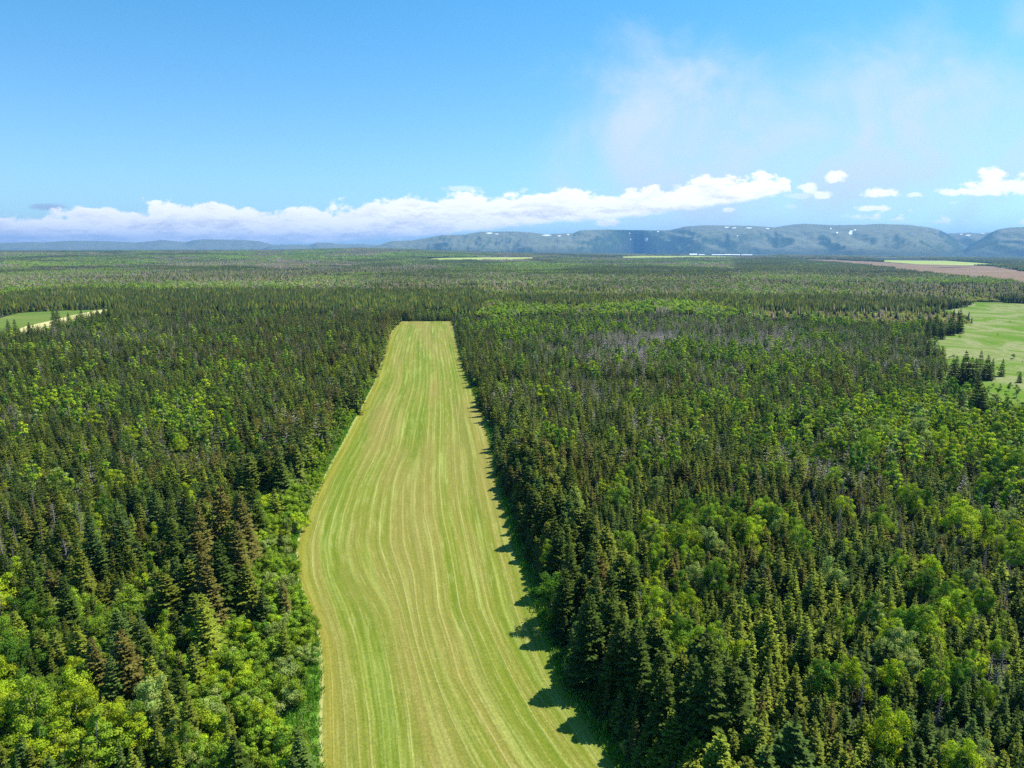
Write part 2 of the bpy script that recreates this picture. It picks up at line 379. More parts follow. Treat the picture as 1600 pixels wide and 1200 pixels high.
def poly_px(pts, z=0.0): return np.array([ground_at(x, y, z) for x, y in pts])
PAST = poly_px([(1515,472),(1560,473),(1600,475),(1700,480),(1900,500),(1900,655),(1700,652),(1600,648),(1570,645),(1543,642),(1533,624),(1508,620),(1492,618),(1480,612),(1470,602),(1476,590),(1480,575),(1478,562),(1468,554),(1457,543),(1440,536),(1458,528),(1480,523),(1503,519),(1506,497),(1480,492),(1425,487),(1450,483),(1480,484),(1512,480)])
MEAD = poly_px([(-300,530),(-300,500),(0,497),(30,489),(60,487),(110,485),(176,483.5),(170,489),(118,503),(66,520),(40,526),(0,528)])
DRY = poly_px([(50,520),(70,522),(95,512),(140,500),(174,490),(177,483.5),(160,483.5),(120,491),(80,501),(40,510),(22,517)])
PLOW = poly_px([(1258,405.4),(1300,406),(1330,407.6),(1365,409),(1420,412.5),(1480,414),(1552,416),(1600,424.5),(1700,440),(1700,461),(1640,449),(1600,444.5),(1540,437.5),(1500,434.5),(1440,427.5),(1395,420.5),(1340,414.5),(1300,411),(1262,408.3)])
LGR = poly_px([(1352,401.2),(1400,402.6),(1500,409),(1545,412),(1556,415.5),(1500,414.5),(1430,412.8),(1385,409.5),(1365,407)])
STR1 = poly_px([(648,405.5),(700,403),(780,402),(832,402.2),(838,404),(810,407.2),(740,408),(690,407.8)])
STR2 = poly_px([(938,402.3),(1000,400),(1080,398.8),(1190,398),(1215,399),(1195,402),(1100,403.4),(1000,404.8)])
sheet('pasture', PAST, M_PAST, .02); sheet('meadow', MEAD, M_MEAD, .02); sheet('hay_path', DRY, M_DRY, .05)
sheet('ploughed_field', PLOW, M_PLOW, .25); sheet('far_field', LGR, M_FARG, .5); sheet('far_field', STR1, M_FARG, .7); sheet('far_field', STR2, M_FARG, .8)

def inside(poly, x, y):
    x = np.asarray(x); y = np.asarray(y); c_ = np.zeros(x.shape, bool); n = len(poly); j = n-1
    for i in range(n):
        xi, yi = poly[i]; xj, yj = poly[j]
        if yi != yj:
            c_ ^= ((yi > y) != (yj > y)) & (x < (xj-xi)*(y-yi)/(yj-yi)+xi)
        j = i
    return c_
ALLF = [strip_poly, PAST, MEAD, DRY, PLOW, LGR, STR1, STR2]

# ------------------------------------------------------------------ vectorised value noise
def vnoise(x, y, seed):
    def h(ix, iy):
        n = (ix.astype(np.int64)*374761393 + iy.astype(np.int64)*668265263 + seed*974634777) & 0xffffffff
        n = ((n ^ (n >> 13))*1274126177) & 0xffffffff
        return ((n ^ (n >> 16)) & 0xffff)/65535.0
    ix, iy = np.floor(x), np.floor(y); fx, fy = x-ix, y-iy; fx = fx*fx*(3-2*fx); fy = fy*fy*(3-2*fy)
    a, b, c_, d = h(ix, iy), h(ix+1, iy), h(ix, iy+1), h(ix+1, iy+1)
    return (a*(1-fx)+b*fx)*(1-fy) + (c_*(1-fx)+d*fx)*fy
def fbm(x, y, s, o_=3, seed=1):
    v = 0; a = .5; tot = 0
    for i in range(o_): v = v + a*vnoise(x/s+7.3*i, y/s-3.1*i, seed+i); tot += a; a *= .5; s *= .5
    return v/tot

# ------------------------------------------------------------------ tree forms
def kites(c, fwd, up, ln, wd):
    """rhombic sprays: centre-base c, unit fwd, side from up; arrays"""
    side = np.cross(fwd, up); side /= np.linalg.norm(side, axis=1)[:, None] + 1e-9
    a = c; b = c + fwd*(ln*.55)[:, None] + side*(wd*.5)[:, None]
    d = c + fwd*(ln*.55)[:, None] - side*(wd*.5)[:, None]; e = c + fwd*ln[:, None]
    v = np.stack([a, b, e, d], 1).reshape(-1, 3)
    return v
def tube(p0, p1, r0, r1, n=5):
    p0 = np.array(p0, float); p1 = np.array(p1, float); d = p1-p0; d /= np.linalg.norm(d)+1e-9
    a = np.cross(d, [0, 0, 1.0]) if abs(d[2]) < .9 else np.cross(d, [1.0, 0, 0]); a /= np.linalg.norm(a); b = np.cross(d, a)
    vs = []; fs = []
    for k in range(n):
        t_ = 2*math.pi*k/n; o_ = a*math.cos(t_)+b*math.sin(t_); vs += [p0+o_*r0, p1+o_*r1]
    for k in range(n): fs.append((2*k, 2*((k+1) % n), 2*((k+1) % n)+1, 2*k+1))
    return vs, fs
def tubes(lst, n=4):
    V_, F_ = [], []
    for (a, b, r0, r1) in lst:
        vs, fs = tube(a, b, r0, r1, n); o_ = len(V_); V_ += vs; F_ += [tuple(i+o_ for i in f) for f in fs]
    return np.array(V_), np.array(F_)
def with_vcol(me, percorner_or_vert):
    ca = me.attributes.new('vcol', 'FLOAT_COLOR', 'POINT')
    c_ = np.asarray(percorner_or_vert, np.float32); c_ = np.c_[c_, np.ones(len(c_), np.float32)]
    ca.data.foreach_set('color', c_.ravel()); return me

def spruce_foliage(seed, H, R, nlev, nbr, nt, exp=.85, kw=.17, tip=(1, 1, 1), ragged=.25, low=.06):
    r = np.random.RandomState(seed); C_, Fw, Up, Ln, Wd, Vc = [], [], [], [], [], []
    for li in range(nlev):
        f = (li + r.uniform(-.4, .4))/nlev; f = min(max(f, 0), 1); z = H*(low + (1-low)*f**.93)
        zz = min(z/H, 1); L0 = R*(1-zz)**exp + .05*R
        if zz < .2: L0 *= .8 + zz
        nb = max(3, int(round(nbr*(.6+.5*(1-zz)))))
        ph = r.uniform(0, 6.28)
        for b in range(nb):
            az = ph + 6.283*b/nb + r.uniform(-.35, .35); L = L0*r.uniform(1-ragged, 1+ragged*.7)
            if r.rand() < .05: L *= .5
            slope = (.75*zz**2 - .28) + r.uniform(-.12, .12)
            d = np.array([math.cos(az), math.sin(az), 0]); sd = np.array([-math.sin(az), math.cos(az), 0])
            bright = r.uniform(.78, 1.2)
            for k in range(nt):
                t_ = .18 + .82*(k+r.uniform(0, .6))/nt
                rise = slope*t_*L + .16*L*t_*t_
                p = d*(L*t_) + np.array([0, 0, z+rise])
                tl = L*(.46-.26*t_)*r.uniform(.75, 1.25) + .10*R*.5
                for sg in (-1, 1):
                    dirv = d*r.uniform(.5, .9) + sd*sg*r.uniform(.6, 1.0) + np.array([0, 0, r.uniform(-.35, .15)])
                    C_.append(p); Fw.append(dirv/np.linalg.norm(dirv))
                    Up.append(np.array([r.uniform(-.5, .5), r.uniform(-.5, .5), 1.0]))
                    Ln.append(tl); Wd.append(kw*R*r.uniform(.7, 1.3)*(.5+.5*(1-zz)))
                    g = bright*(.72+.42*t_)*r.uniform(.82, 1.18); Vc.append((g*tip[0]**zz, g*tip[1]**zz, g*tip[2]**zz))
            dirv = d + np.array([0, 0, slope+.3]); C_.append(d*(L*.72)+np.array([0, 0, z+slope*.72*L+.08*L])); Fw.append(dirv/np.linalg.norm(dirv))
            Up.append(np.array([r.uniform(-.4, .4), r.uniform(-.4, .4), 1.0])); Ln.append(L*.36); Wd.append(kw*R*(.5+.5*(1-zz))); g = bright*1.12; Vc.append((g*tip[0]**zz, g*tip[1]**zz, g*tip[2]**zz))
    # leader
    for k in range(4):
        C_.append(np.array([0, 0, H*(.93+.01*k)])); a = 1.57*k; Fw.append(np.array([.10*math.cos(a), .10*math.sin(a), 1.0])); Up.append(np.array([math.sin(a), -math.cos(a), .1])); Ln.append(H*.085); Wd.append(.06*R+.05); Vc.append(tip)
    C_, Fw, Up, Ln, Wd, Vc = map(np.array, (C_, Fw, Up, Ln, Wd, Vc)); Fw = Fw/np.linalg.norm(Fw, axis=1)[:, None]
    v = kites(C_, Fw, Up, Ln, Wd); return v, np.repeat(Vc, 4, 0)
def quadfaces(v): return np.arange(len(v)).reshape(-1, 4)

def leafy_foliage(seed, H, Wd_, nb, nl, ls, base=.28):
    r = np.random.RandomState(seed); cs = []
    nlobe = max(3, nb//5)
    for m_ in range(nlobe):
        a = m_*2.4 + r.uniform(-.6, .6); q = math.sqrt((m_+.35)/nlobe); ox, oy = Wd_*.5*.62*q*math.cos(a), Wd_*.5*.62*q*math.sin(a)
        pk = H*(1.0 if m_ == 0 else r.uniform(.55, 1.0)); nsub = nb//nlobe
        for t_ in range(nsub):
            g_ = t_/max(nsub-1, 1); b_ = r.uniform(0, 6.28); lr = Wd_*.5*.34*(.25+.75*g_)*r.uniform(.6, 1.3)
            zc = pk - Wd_*.10 - g_*(pk*(1-base))*.62*r.uniform(.7, 1.2)
            cs.append((ox+lr*math.cos(b_), oy+lr*math.sin(b_), max(zc, H*base*.6), Wd_*.5*r.uniform(.15, .30)*(.8+.35*g_)))
    C_, Fw, Up, Ln, W_, Vc = [], [], [], [], [], []
    for (x, y, z, rb) in cs:
        tone = r.uniform(.82, 1.18); yl = r.uniform(.9, 1.12)
        for k in range(nl):
            n = r.normal(size=3); n[2] = abs(n[2])*.9 if r.rand() < .78 else n[2]; n /= np.linalg.norm(n)
            rad_ = rb*r.uniform(.55, 1.0) if r.rand() < .8 else rb*r.uniform(1.0, 1.3)
            p = np.array([x, y, z]) + n*rad_*np.array([1, 1, .85])
            if p[2] > H: p[2] = H - r.uniform(0, .05)*H
            if p[2] < .25: continue
            fw = r.normal(size=3); fw -= n*np.dot(fw, n)*.75; fw /= np.linalg.norm(fw)
            C_.append(p - fw*ls*.5); Fw.append(fw); Up.append(n + r.normal(size=3)*.45); Ln.append(ls*r.uniform(.7, 1.35)); W_.append(ls*r.uniform(.5, .95))
            g = tone*r.uniform(.8, 1.22); Vc.append((g*yl, g, g*r.uniform(.85, 1.1)))
    C_, Fw, Up, Ln, W_, Vc = map(np.array, (C_, Fw, Up, Ln, W_, Vc))
    return kites(C_, Fw, Up, Ln, W_), np.repeat(Vc, 4, 0), cs
def leafy_wood(seed, H, cs, multi=False):
    r = np.random.RandomState(seed); L = []; f = (0, 0, H*.25)
    if not multi: L.append(((0, 0, -.2), (0.05, 0, H*.3), .02*H, .016*H))
    for (x, y, z, rb) in cs[::1 if len(cs) < 12 else 2]:
        if multi: s = (r.uniform(-.3, .3), r.uniform(-.3, .3), -.1); m_ = (x*.5, y*.5, z*.5)
        else: s = (0.05, 0, H*.28); m_ = (x*.45, y*.45, H*.28+(z-H*.28)*.55)
        L.append((s, m_, .010*H, .007*H)); L.append((m_, (x, y, z+rb*.4), .007*H, .003*H))
    return tubes(L, 4)
def dead_wood(seed, H, nb, R, n=3):
    r = np.random.RandomState(seed); L = [((0, 0, -.2), (0.0, .0, H*.5), .014*H+.03, .010*H+.02), ((0, 0, H*.5), (.02*H, .01*H, H), .010*H+.02, .01)]
    B = []
    for i in range(nb):
        z = H*(.12+.85*i/nb); a = i*2.4+r.uniform(-.5, .5); l = R*(1-.75*z/H)*r.uniform(.5, 1.2); dz = l*r.uniform(-.45, .25)
        p0 = (0, 0, z); p1 = (l*.6*math.cos(a), l*.6*math.sin(a), z+dz*.5); p2 = (l*math.cos(a+.15), l*math.sin(a+.15), z+dz)
        B.append((p0, p1, .022, .014)); B.append((p1, p2, .014, .006))
        for q in range(2):
            a2 = a+r.choice([-1, 1])*.8; B.append((p1, (p1[0]+.35*l*math.cos(a2), p1[1]+.35*l*math.sin(a2), p1[2]+r.uniform(-.2, .15)*l), .012, .005))
    return tubes(L, 5), tubes(B, n)

def merged(name, parts, mats):
    V_, F_, C_, Mi = [], [], [], []; o_ = 0
    for v, f, c_, mi in parts:
        V_.append(v); F_.append(np.asarray(f)+o_); o_ += len(v); C_.append(c_ if c_ is not None else np.ones((len(v), 3))); Mi += [mi]*len(f)
    me = mesh_from(name, np.concatenate(V_), np.concatenate(F_), mats, Mi)
    return with_vcol(me, np.concatenate(C_))
def spr_trunk(H, R, n=5): return tubes([((0, 0, -.3), (0, 0, H*.5), .013*H+.03, .008*H+.02), ((0, 0, H*.5), (0, 0, H*.98), .008*H+.02, .01)], n)

LIB = {}      # form name -> dict(H, W, joined mesh, crown mesh, trunk mesh)
def lib(name, H, W_, fol, fc, wood, mats, crown_name, trunk_name):
    fm = quadfaces(fol)
    j = merged(name, [(fol, fm, fc, 0), (wood[0], wood[1], None, 1)], mats)
    cm = with_vcol(mesh_from(crown_name, fol, fm, [mats[0]]), fc); tm = mesh_from(trunk_name, wood[0], wood[1], [mats[1]])
    LIB[name] = dict(H=H, W=W_, me=j, crown=cm, trunk=tm)
BR = (1.16, 1.02, .85)
HI_N, HI_R, HI_B, LO_N, LO_R = [], [], [], [], []
for k in range(4):
    H, R = 6.4, .98+.12*k
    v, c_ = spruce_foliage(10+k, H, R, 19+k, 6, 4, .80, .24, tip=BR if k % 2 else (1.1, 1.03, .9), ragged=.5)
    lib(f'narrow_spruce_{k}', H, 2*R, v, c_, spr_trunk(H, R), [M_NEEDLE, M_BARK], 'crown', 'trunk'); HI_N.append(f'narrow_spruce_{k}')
for k in range(4):
    H, R = 9.0, 1.75+.2*k
    v, c_ = spruce_foliage(20+k, H, R, 23, 7, 5, .88, .17, tip=BR if k == 3 else (1.1, 1.03, .9), ragged=.3)
    lib(f'spruce_{k}', H, 2*R, v, c_, spr_trunk(H, R), [M_NEEDLE, M_BARK], 'crown', 'trunk'); HI_R.append(f'spruce_{k}')
for k in range(4):
    H, R = 13.5, 3.0+.2*k
    v, c_ = spruce_foliage(30+k, H, R, 27, 9, 7, .78, .14, tip=BR if k % 2 else (1.05, 1.02, .95), ragged=.28)
    lib(f'tall_spruce_{k}', H, 2*R, v, c_, spr_trunk(H, R), [M_NEEDLE, M_BARK], 'crown', 'trunk'); HI_B.append(f'tall_spruce_{k}')
for k in range(5):
    H, R = 6.4, 1.02+.13*k
    v, c_ = spruce_foliage(40+k, H, R, 12, 5, 2, .80, .46, tip=BR if k % 2 else (1.1, 1.03, .9), ragged=.35)
    lib(f'mid_narrow_{k}', H, 2*R, v, c_, spr_trunk(H, R, 3), [M_NEEDLE, M_BARK], 'crown', 'trunk'); LO_N.append(f'mid_narrow_{k}')
for k in range(4):
    H, R = 9.5, 2.0+.15*k
    v, c_ = spruce_foliage(50+k, H, R, 15, 6, 3, .80, .30, tip=BR if k == 1 else (1.1, 1.03, .9), ragged=.3)
    lib(f'mid_spruce_{k}', H, 2*R, v, c_, spr_trunk(H, R, 3), [M_NEEDLE, M_BARK], 'crown', 'trunk'); LO_R.append(f'mid_spruce_{k}')
HI_L, HI_S, LO_L = [], [], []
for k in range(5):
    H, W_ = 8.0, 5.2+.5*k
    v, c_, cs = leafy_foliage(60+k, H, W_, 34+2*k, 240, .20)
    lib(f'leafy_{k}', H, W_, v, c_, leafy_wood(k, H, cs), [M_LEAF, M_PALEBARK], 'crown', 'trunk'); HI_L.append(f'leafy_{k}')
for k in range(4):
    H, W_ = 3.6, 4.6+.3*k
    v, c_, cs = leafy_foliage(70+k, H, W_, 22, 230, .19, base=.12)
    lib(f'shrub_{k}', H, W_, v, c_, leafy_wood(k, H, cs, True), [M_LEAF, M_PALEBARK], 'foliage', 'stem'); HI_S.append(f'shrub_{k}')
for k in range(4):
    H, W_ = 7.0, 4.8+.4*k
    v, c_, cs = leafy_foliage(80+k, H, W_, 14, 60, .50)
    lib(f'mid_leafy_{k}', H, W_, v, c_, leafy_wood(k, H, cs[:6]), [M_LEAF, M_PALEBARK], 'crown', 'trunk'); LO_L.append(f'mid_leafy_{k}')
DEAD, LO_D = [], []
for k in range(4):
    H, R = 6.5, 1.05+.2*k
    v, c_ = spruce_foliage(140+k, H, R, 9, 4, 2, .6, .17, tip=(1.1, 1.05, 1.05), ragged=.6)
    lib(f'lichen_{k}', H, 2*R, v, c_, spr_trunk(H, R, 3), [M_NEEDLE, M_GREY], 'branches', 'trunk'); LO_D.append(f'lichen_{k}')
for k in range(4):
    H, R = 7.0, 1.0+.2*k
    a, b = dead_wood(90+k, H, 46, R)
    j = merged(f'dead_{k}', [(a[0], a[1], None, 0), (b[0], b[1], None, 0)], [M_GREY])
    LIB[f'dead_{k}'] = dict(H=H, W=2*R, me=j, crown=mesh_from('branches', b[0], b[1], [M_GREY]), trunk=mesh_from('trunk', a[0], a[1], [M_GREY])); DEAD.append(f'dead_{k}')

# palette (leaf albedo)
SPC = {'dark green': (.056, .092, .014), 'olive green': (.125, .160, .021), 'bluish green': (.080, .132, .026), 'brown-tipped': (.130, .122, .028), 'yellowish green': (.175, .228, .025)}
LFC = {'bright yellow-green': (.350, .440, .022), 'fresh green': (.255, .365, .028), 'deep green': (.110, .215, .022), 'pale green': (.300, .370, .095), 'mid green': (.190, .285, .028)}
SPK = list(SPC); LFK = list(LFC)

# clump forms for the far forest, with their own colours inside
def low_spruce(r, H, R):
    v = []; f = []; n = 5
    for (z0, z1, q) in ((.05, .62, 1.0), (.38, 1.0, .62)):
        o_ = len(v); v.append((0, 0, H*z1)); ph = r.uniform(0, 6)
        for k in range(n): a = ph+6.283*k/n; rr_ = R*q*r.uniform(.65, 1.2); v.append((rr_*math.cos(a), rr_*math.sin(a), H*(z0+r.uniform(-.05, .08))))
        for k in range(n): f.append((o_, o_+1+k, o_+1+(k+1) % n))
    return np.array(v), f
def low_leafy(r, H, W_):
    v = []; f = []
    for b in range(7):
        a = b*2.4; q = .0 if b == 0 else .32*W_; c_ = np.array([q*math.cos(a), q*math.sin(a), H*(.82 if b == 0 else r.uniform(.5, .72))]); rb = W_*r.uniform(.17, .26)
        for k in range(6):
            n = r.normal(size=3); n[2] = abs(n[2]); n /= np.linalg.norm(n); p = c_+n*rb; t1 = np.cross(n, r.normal(size=3)); t1 /= np.linalg.norm(t1); t2 = np.cross(n, t1)
            s = rb*.9; o_ = len(v); v += [p+t1*s, p-t1*s*.5+t2*s*.8, p-t1*s*.5-t2*s*.8]; f.append((o_, o_+1, o_+2))
    return np.array(v), f
def low_dead(r, H):
    v, f = low_spruce(r, H, .15*H); v = [tuple(p_) for p_ in v]
    for k in range(6):
        a = r.uniform(0, 6.28); l = r.uniform(.4, 1.15); z = H*r.uniform(.25, .85); o_ = len(v)
        v += [(0, 0, z+.12*H), (l*math.cos(a), l*math.sin(a), z), (0.05, .05, z-.10*H)]; f.append((o_, o_+1, o_+2))
    o_ = len(v); v += [(-.09, 0, 0), (.09, 0, 0), (0, 0, H)]; f.append((o_, o_+1, o_+2))
    o_ = len(v); v += [(0, -.09, 0), (0, .09, 0), (0, 0, H)]; f.append((o_, o_+1, o_+2))
    return np.array(v), f
def clump(name, seed, size, n, mixp, scale=1.0):
    size_open = '_o' in name
    r = np.random.RandomState(seed); V_, F_, C_ = [], [], []; o_ = 0; g = int(math.ceil(math.sqrt(n)))
    for i in range(n):
        x = ((i % g)+r.uniform(-.1, 1.1))/g*size-size/2; y = ((i//g)+r.uniform(-.1, 1.1))/g*size-size/2
        u_ = r.rand(); hs = scale*r.uniform(.6, 1.45)
        if u_ < mixp[0]: v, f = low_spruce(r, 7*hs, 1.55*hs); col = np.array(SPC[SPK[r.choice(5, p=[.22, .32, .12, .18, .16])]])*r.uniform(.45, .95)
        elif u_ < mixp[0]+mixp[1]: v, f = low_leafy(r, 5.5*hs*(.35 if size_open else 1), 5*hs); col = (np.array((.26, .235, .10)) if size_open and r.rand() < .7 else np.array(LFC[LFK[r.choice(5, p=[.2, .3, .15, .15, .2])]]))*r.uniform(.55, .95)
        else: v, f = low_dead(r, 6*hs); col = np.array((.25, .195, .165))*r.uniform(.6, 1.3)
        V_.append(v+np.array([x, y, 0])); F_ += [tuple(k+o_ for k in t_) for t_ in f]; C_.append(np.tile(col, (len(v), 1))*r.uniform(.85, 1.15, (len(v), 1))); o_ += len(v)
    me = mesh_from(name, np.concatenate(V_), np.array(F_), [M_LEAF]); with_vcol(me, np.concatenate(C_)); LIB[name] = dict(me=me, H=7, W=size)
MIX = {'o': (.06, .86), 's': (.93, .02), 'm': (.66, .20), 'l': (.22, .70), 'd': (.13, .06)}
CLA = {}; CLB = {}
for q in 'smldo':
    CLA[q] = []; CLB[q] = []
    for k in range(3):
        clump(f'clump_{q}{k}', hash((ord(q), k)) % 9999, 15, 34, MIX[q]); CLA[q].append(f'clump_{q}{k}')
        clump(f'grove_{q}{k}', (ord(q)*7+k) % 9999, 56, 150, MIX[q], 1.5); CLB[q].append(f'grove_{q}{k}')

# ------------------------------------------------------------------ where the trees stand
def hexgrid(x0, x1, y0, y1, s):
    nx = int((x1-x0)/s); ny = int((y1-y0)/(s*.866))
    I, J = np.meshgrid(np.arange(nx), np.arange(ny)); x = x0+(I+.5*(J % 2))*s; y = y0+J*s*.866
    x = x + rs.uniform(-.42, .42, x.shape)*s; y = y + rs.uniform(-.42, .42, y.shape)*s
    return x.ravel(), y.ravel()
def zone(px, py, pts, soft=1.0):       # blobs given as (px,py,rx,ry,amp) on the ground
    v = np.zeros(px.shape)
    for (a, b, rx, ry, am) in pts: v = np.maximum(v, am*np.exp(-((px-a)/rx)**2-((py-b)/ry)**2))
    return v
Z_LEAF = [(60,1150,170,60,.8),(330,1140,140,70,1),(190,995,70,35,.4),(440,1000,45,150,1),(445,870,35,90,1),(500,760,18,35,.9),(525,700,18,45,.9),(20,1030,60,50,.7),(300,670,60,30,.7),(120,640,90,16,.35),
          (1440,680,140,42,1.0),(1570,710,60,40,.95),(1360,700,70,30,.8),(1240,690,70,34,.45),(1560,800,50,60,.3),(1200,600,60,16,.2),(1120,860,50,40,.15),(1500,960,60,40,.25),(1030,1010,55,45,.5),(1060,900,45,50,.35),(1230,1180,50,25,.4),(1080,1060,40,40,.4),
          (1150,650,80,16,.3),(1160,560,80,16,.4),(1060,560,40,12,.35),(1250,590,60,14,.3),(1590,690,30,30,.6),(1010,740,40,30,.3),(800,520,50,12,.35),(910,520,40,8,.3),(1450,620,60,14,.3),(1280,690,60,16,.4),(500,660,40,25,.2),(380,600,80,25,.15),(730,495,40,6,.3),(1330,660,50,14,.6),(1100,480,120,10,.3)]
Z_DEAD = [(1000,540,120,34,.75),(1200,545,130,30,.75),(1330,800,70,60,.25),(700,480,80,10,.4),(240,540,80,30,.2),(1100,510,140,14,.4),(1370,560,80,30,.3),(640,449,330,12,.95),(230,440,420,12,.9),(1030,458,200,12,.75),(1280,436,200,10,.6),(900,620,90,30,.15),(1560,880,60,70,.35),(1300,770,90,40,.2),(1540,1080,60,60,.2),(1150,600,60,18,.25)]
Z_TALL = [(340,930,85,120,1.0),(250,800,80,60,.35),(120,880,120,80,.3),(840,900,70,110,.55),(900,1050,90,100,.65),(1110,1160,60,80,1.0),(760,600,30,90,.35),(1220,950,60,40,.25),(1330,900,60,40,.2),(1180,1020,70,60,.25),(200,1100,80,70,.45),(760,680,40,60,.4),(1200,760,50,30,.25),(1430,480,60,6,.8),(120,478,130,5,.9),(170,500,40,14,.6)]
Z_CLEAR = [(1165,1110,5,5,.0)]
Z_BROWN = [(430,560,200,80,.5),(600,520,30,40,.8),(480,680,90,60,.5),(370,870,55,90,.9),(300,760,120,60,.45),(1100,640,150,50,.35),(760,560,50,50,.3),(1230,820,160,60,.45),(880,760,60,60,.4)]
def fields(x, y):
    px, py, dd = proj(x, np.maximum(y, 12), terrain(x, y))
    return px, py
def allowed(x, y, margin=True):
    ok = np.ones(x.shape, bool)
    for p_ in ALLF: ok &= ~inside(p_, x, y)
    return ok
def edge_d(x, y, edge):
    e = edge[::2]; return np.sqrt(np.min((x[:, None]-e[None, :, 0])**2+(y[:, None]-e[None, :, 1])**2, axis=1))
TREES = dict(kind=[], x=[], y=[], form=[], h=[], rz=[], col=[], look=[], wide=[])
def put(kind, x, y, form, h, rz, col, look, wide=1.0):
    for k, v in zip(('kind', 'x', 'y', 'form', 'h', 'rz', 'col', 'look', 'wide'), (kind, x, y, form, h, rz, col, look, wide)): TREES[k].append(v)
# named crowns read off the photograph: (px, py of crown middle, width px, look, form kind)
MARK = [(1561,602,12,'mid green'),(1544,608,12,'pale green'),(1578,598,10,'deep green'),(1590,607,14,'pale green'),(1528,618,16,'fresh green'),(1503,624,22,'pale green'),(1488,628,20,'fresh green'),(1552,652,22,'pale green'),(1580,655,26,'fresh green'),(1598,662,26,'mid green'),(1448,490,14,'fresh green'),(1462,500,12,'bright yellow-green'),(1440,505,16,'mid green'),(1470,548,10,'fresh green'),(1456,556,12,'mid green'),(155,845,46,'bright yellow-green'),(150,815,30,'bright yellow-green'),(243,832,36,'bright yellow-green'),(232,850,26,'fresh green'),(214,965,80,'mid green'),(160,985,60,'fresh green'),(262,985,56,'fresh green'),(250,1010,40,'bright yellow-green'),(20,1030,60,'deep green'),(30,1075,50,'deep green'),
        (300,770,36,'bright yellow-green'),(182,755,34,'bright yellow-green'),(165,768,30,'fresh green'),(205,680,26,'bright yellow-green'),(272,665,34,'fresh green'),(280,690,26,'bright yellow-green'),(262,655,24,'fresh green'),(310,640,34,'bright yellow-green'),(322,672,30,'fresh green'),(355,668,36,'deep green'),(372,700,30,'deep green'),(110,650,44,'deep green'),(145,690,22,'bright yellow-green'),(205,725,20,'fresh green'),(60,1130,80,'fresh green'),(150,1170,80,'fresh green'),(10,1180,40,'bright yellow-green'),
        (870,945,88,'deep green'),(1012,1015,84,'mid green'),(1065,1050,64,'bright yellow-green'),(1035,1085,70,'mid green'),(1092,990,38,'bright yellow-green'),(1075,1000,30,'fresh green'),(1158,1178,54,'bright yellow-green'),(1245,1170,46,'pale green'),(1500,822,68,'bright yellow-green'),(1090,862,34,'fresh green'),(1048,880,30,'fresh green'),(1086,835,26,'bright yellow-green'),(1325,870,36,'fresh green'),(1322,845,26,'bright yellow-green'),(1412,945,28,'bright yellow-green'),(1495,912,32,'fresh green'),(1062,925,20,'bright yellow-green'),
        (1215,745,42,'fresh green'),(1338,650,40,'bright yellow-green'),(1305,660,22,'fresh green'),(1350,700,44,'fresh green'),(1375,680,50,'pale green'),(1430,680,50,'pale green'),(1470,695,40,'bright yellow-green'),(1490,710,36,'bright yellow-green'),(1515,675,46,'fresh green'),(1550,690,44,'mid green'),(1590,730,48,'mid green'),(1560,670,30,'fresh green'),(1250,720,30,'pale green'),(1225,655,28,'fresh green'),(1258,662,22,'fresh green'),(1210,640,22,'fresh green'),(1540,755,30,'fresh green'),(1430,655,40,'pale green'),(1240,650,22,'deep green'),(1590,870,40,'fresh green'),(1570,960,30,'fresh green'),
        (925,582,26,'bright yellow-green'),(930,575,18,'fresh green'),(967,620,16,'fresh green'),(795,508,20,'bright yellow-green'),(785,505,14,'bright yellow-green'),(720,495,14,'fresh green'),(722,520,14,'fresh green'),(812,645,20,'fresh green'),(830,590,14,'fresh green'),(790,590,14,'bright yellow-green'),(818,640,14,'bright yellow-green'),(905,522,18,'bright yellow-green'),(1108,497,20,'bright yellow-green'),(1105,484,18,'fresh green'),(1170,485,20,'fresh green'),(1135,616,20,'bright yellow-green'),(1082,650,22,'bright yellow-green'),(1105,645,20,'fresh green'),(1150,665,22,'bright yellow-green'),(940,755,26,'bright yellow-green'),(945,780,18,'bright yellow-green'),(1030,720,30,'fresh green'),(1215,700,18,'fresh green'),(1228,586,14,'bright yellow-green'),(880,845,24,'bright yellow-green'),(915,850,22,'bright yellow-green'),(865,830,24,'fresh green'),(805,650,14,'fresh green'),(1100,950,20,'fresh green'),(1120,880,18,'fresh green'),(1485,1010,26,'fresh green'),(1390,780,22,'fresh green'),(1160,700,22,'fresh green'),(1180,630,18,'mid green'),(480,640,20,'fresh green'),(500,690,22,'fresh green'),(505,715,20,'mid green'),(60,700,20,'fresh green'),(420,660,22,'fresh green'),(435,635,18,'bright yellow-green'),(380,640,20,'fresh green'),(490,575,16,'fresh green'),(395,725,20,'mid green'),(505,560,14,'fresh green'),(100,590,14,'bright yellow-green')]
for (px, py, wpx, look) in MARK:
    x, y = ground_at(px, py, 3.6)
    if inside(strip_poly, np.array([x-1.]), np.array([y]))[0]: x += 6
    d = math.hypot(math.hypot(x, y), CAMH-3.6); W_ = wpx*(d/F)*.95
    near = d < 230; form = random.choice(HI_L if near else LO_L); L = LIB[form]
    h = min(max(W_*1.25, 3.2), 9.0); put('leafy', x, y, form, h, random.uniform(0, 6.28), LFC[look], look, (W_/L['W'])/(h/L['H']))
# big shrubs along the left verge
mk_x = np.array(TREES['x']); mk_y = np.array(TREES['y']); mk_r = np.array([LIB[f]['W']*h/LIB[f]['H']*w_*.42 for f, h, w_ in zip(TREES['form'], TREES['h'], TREES['wide'])])
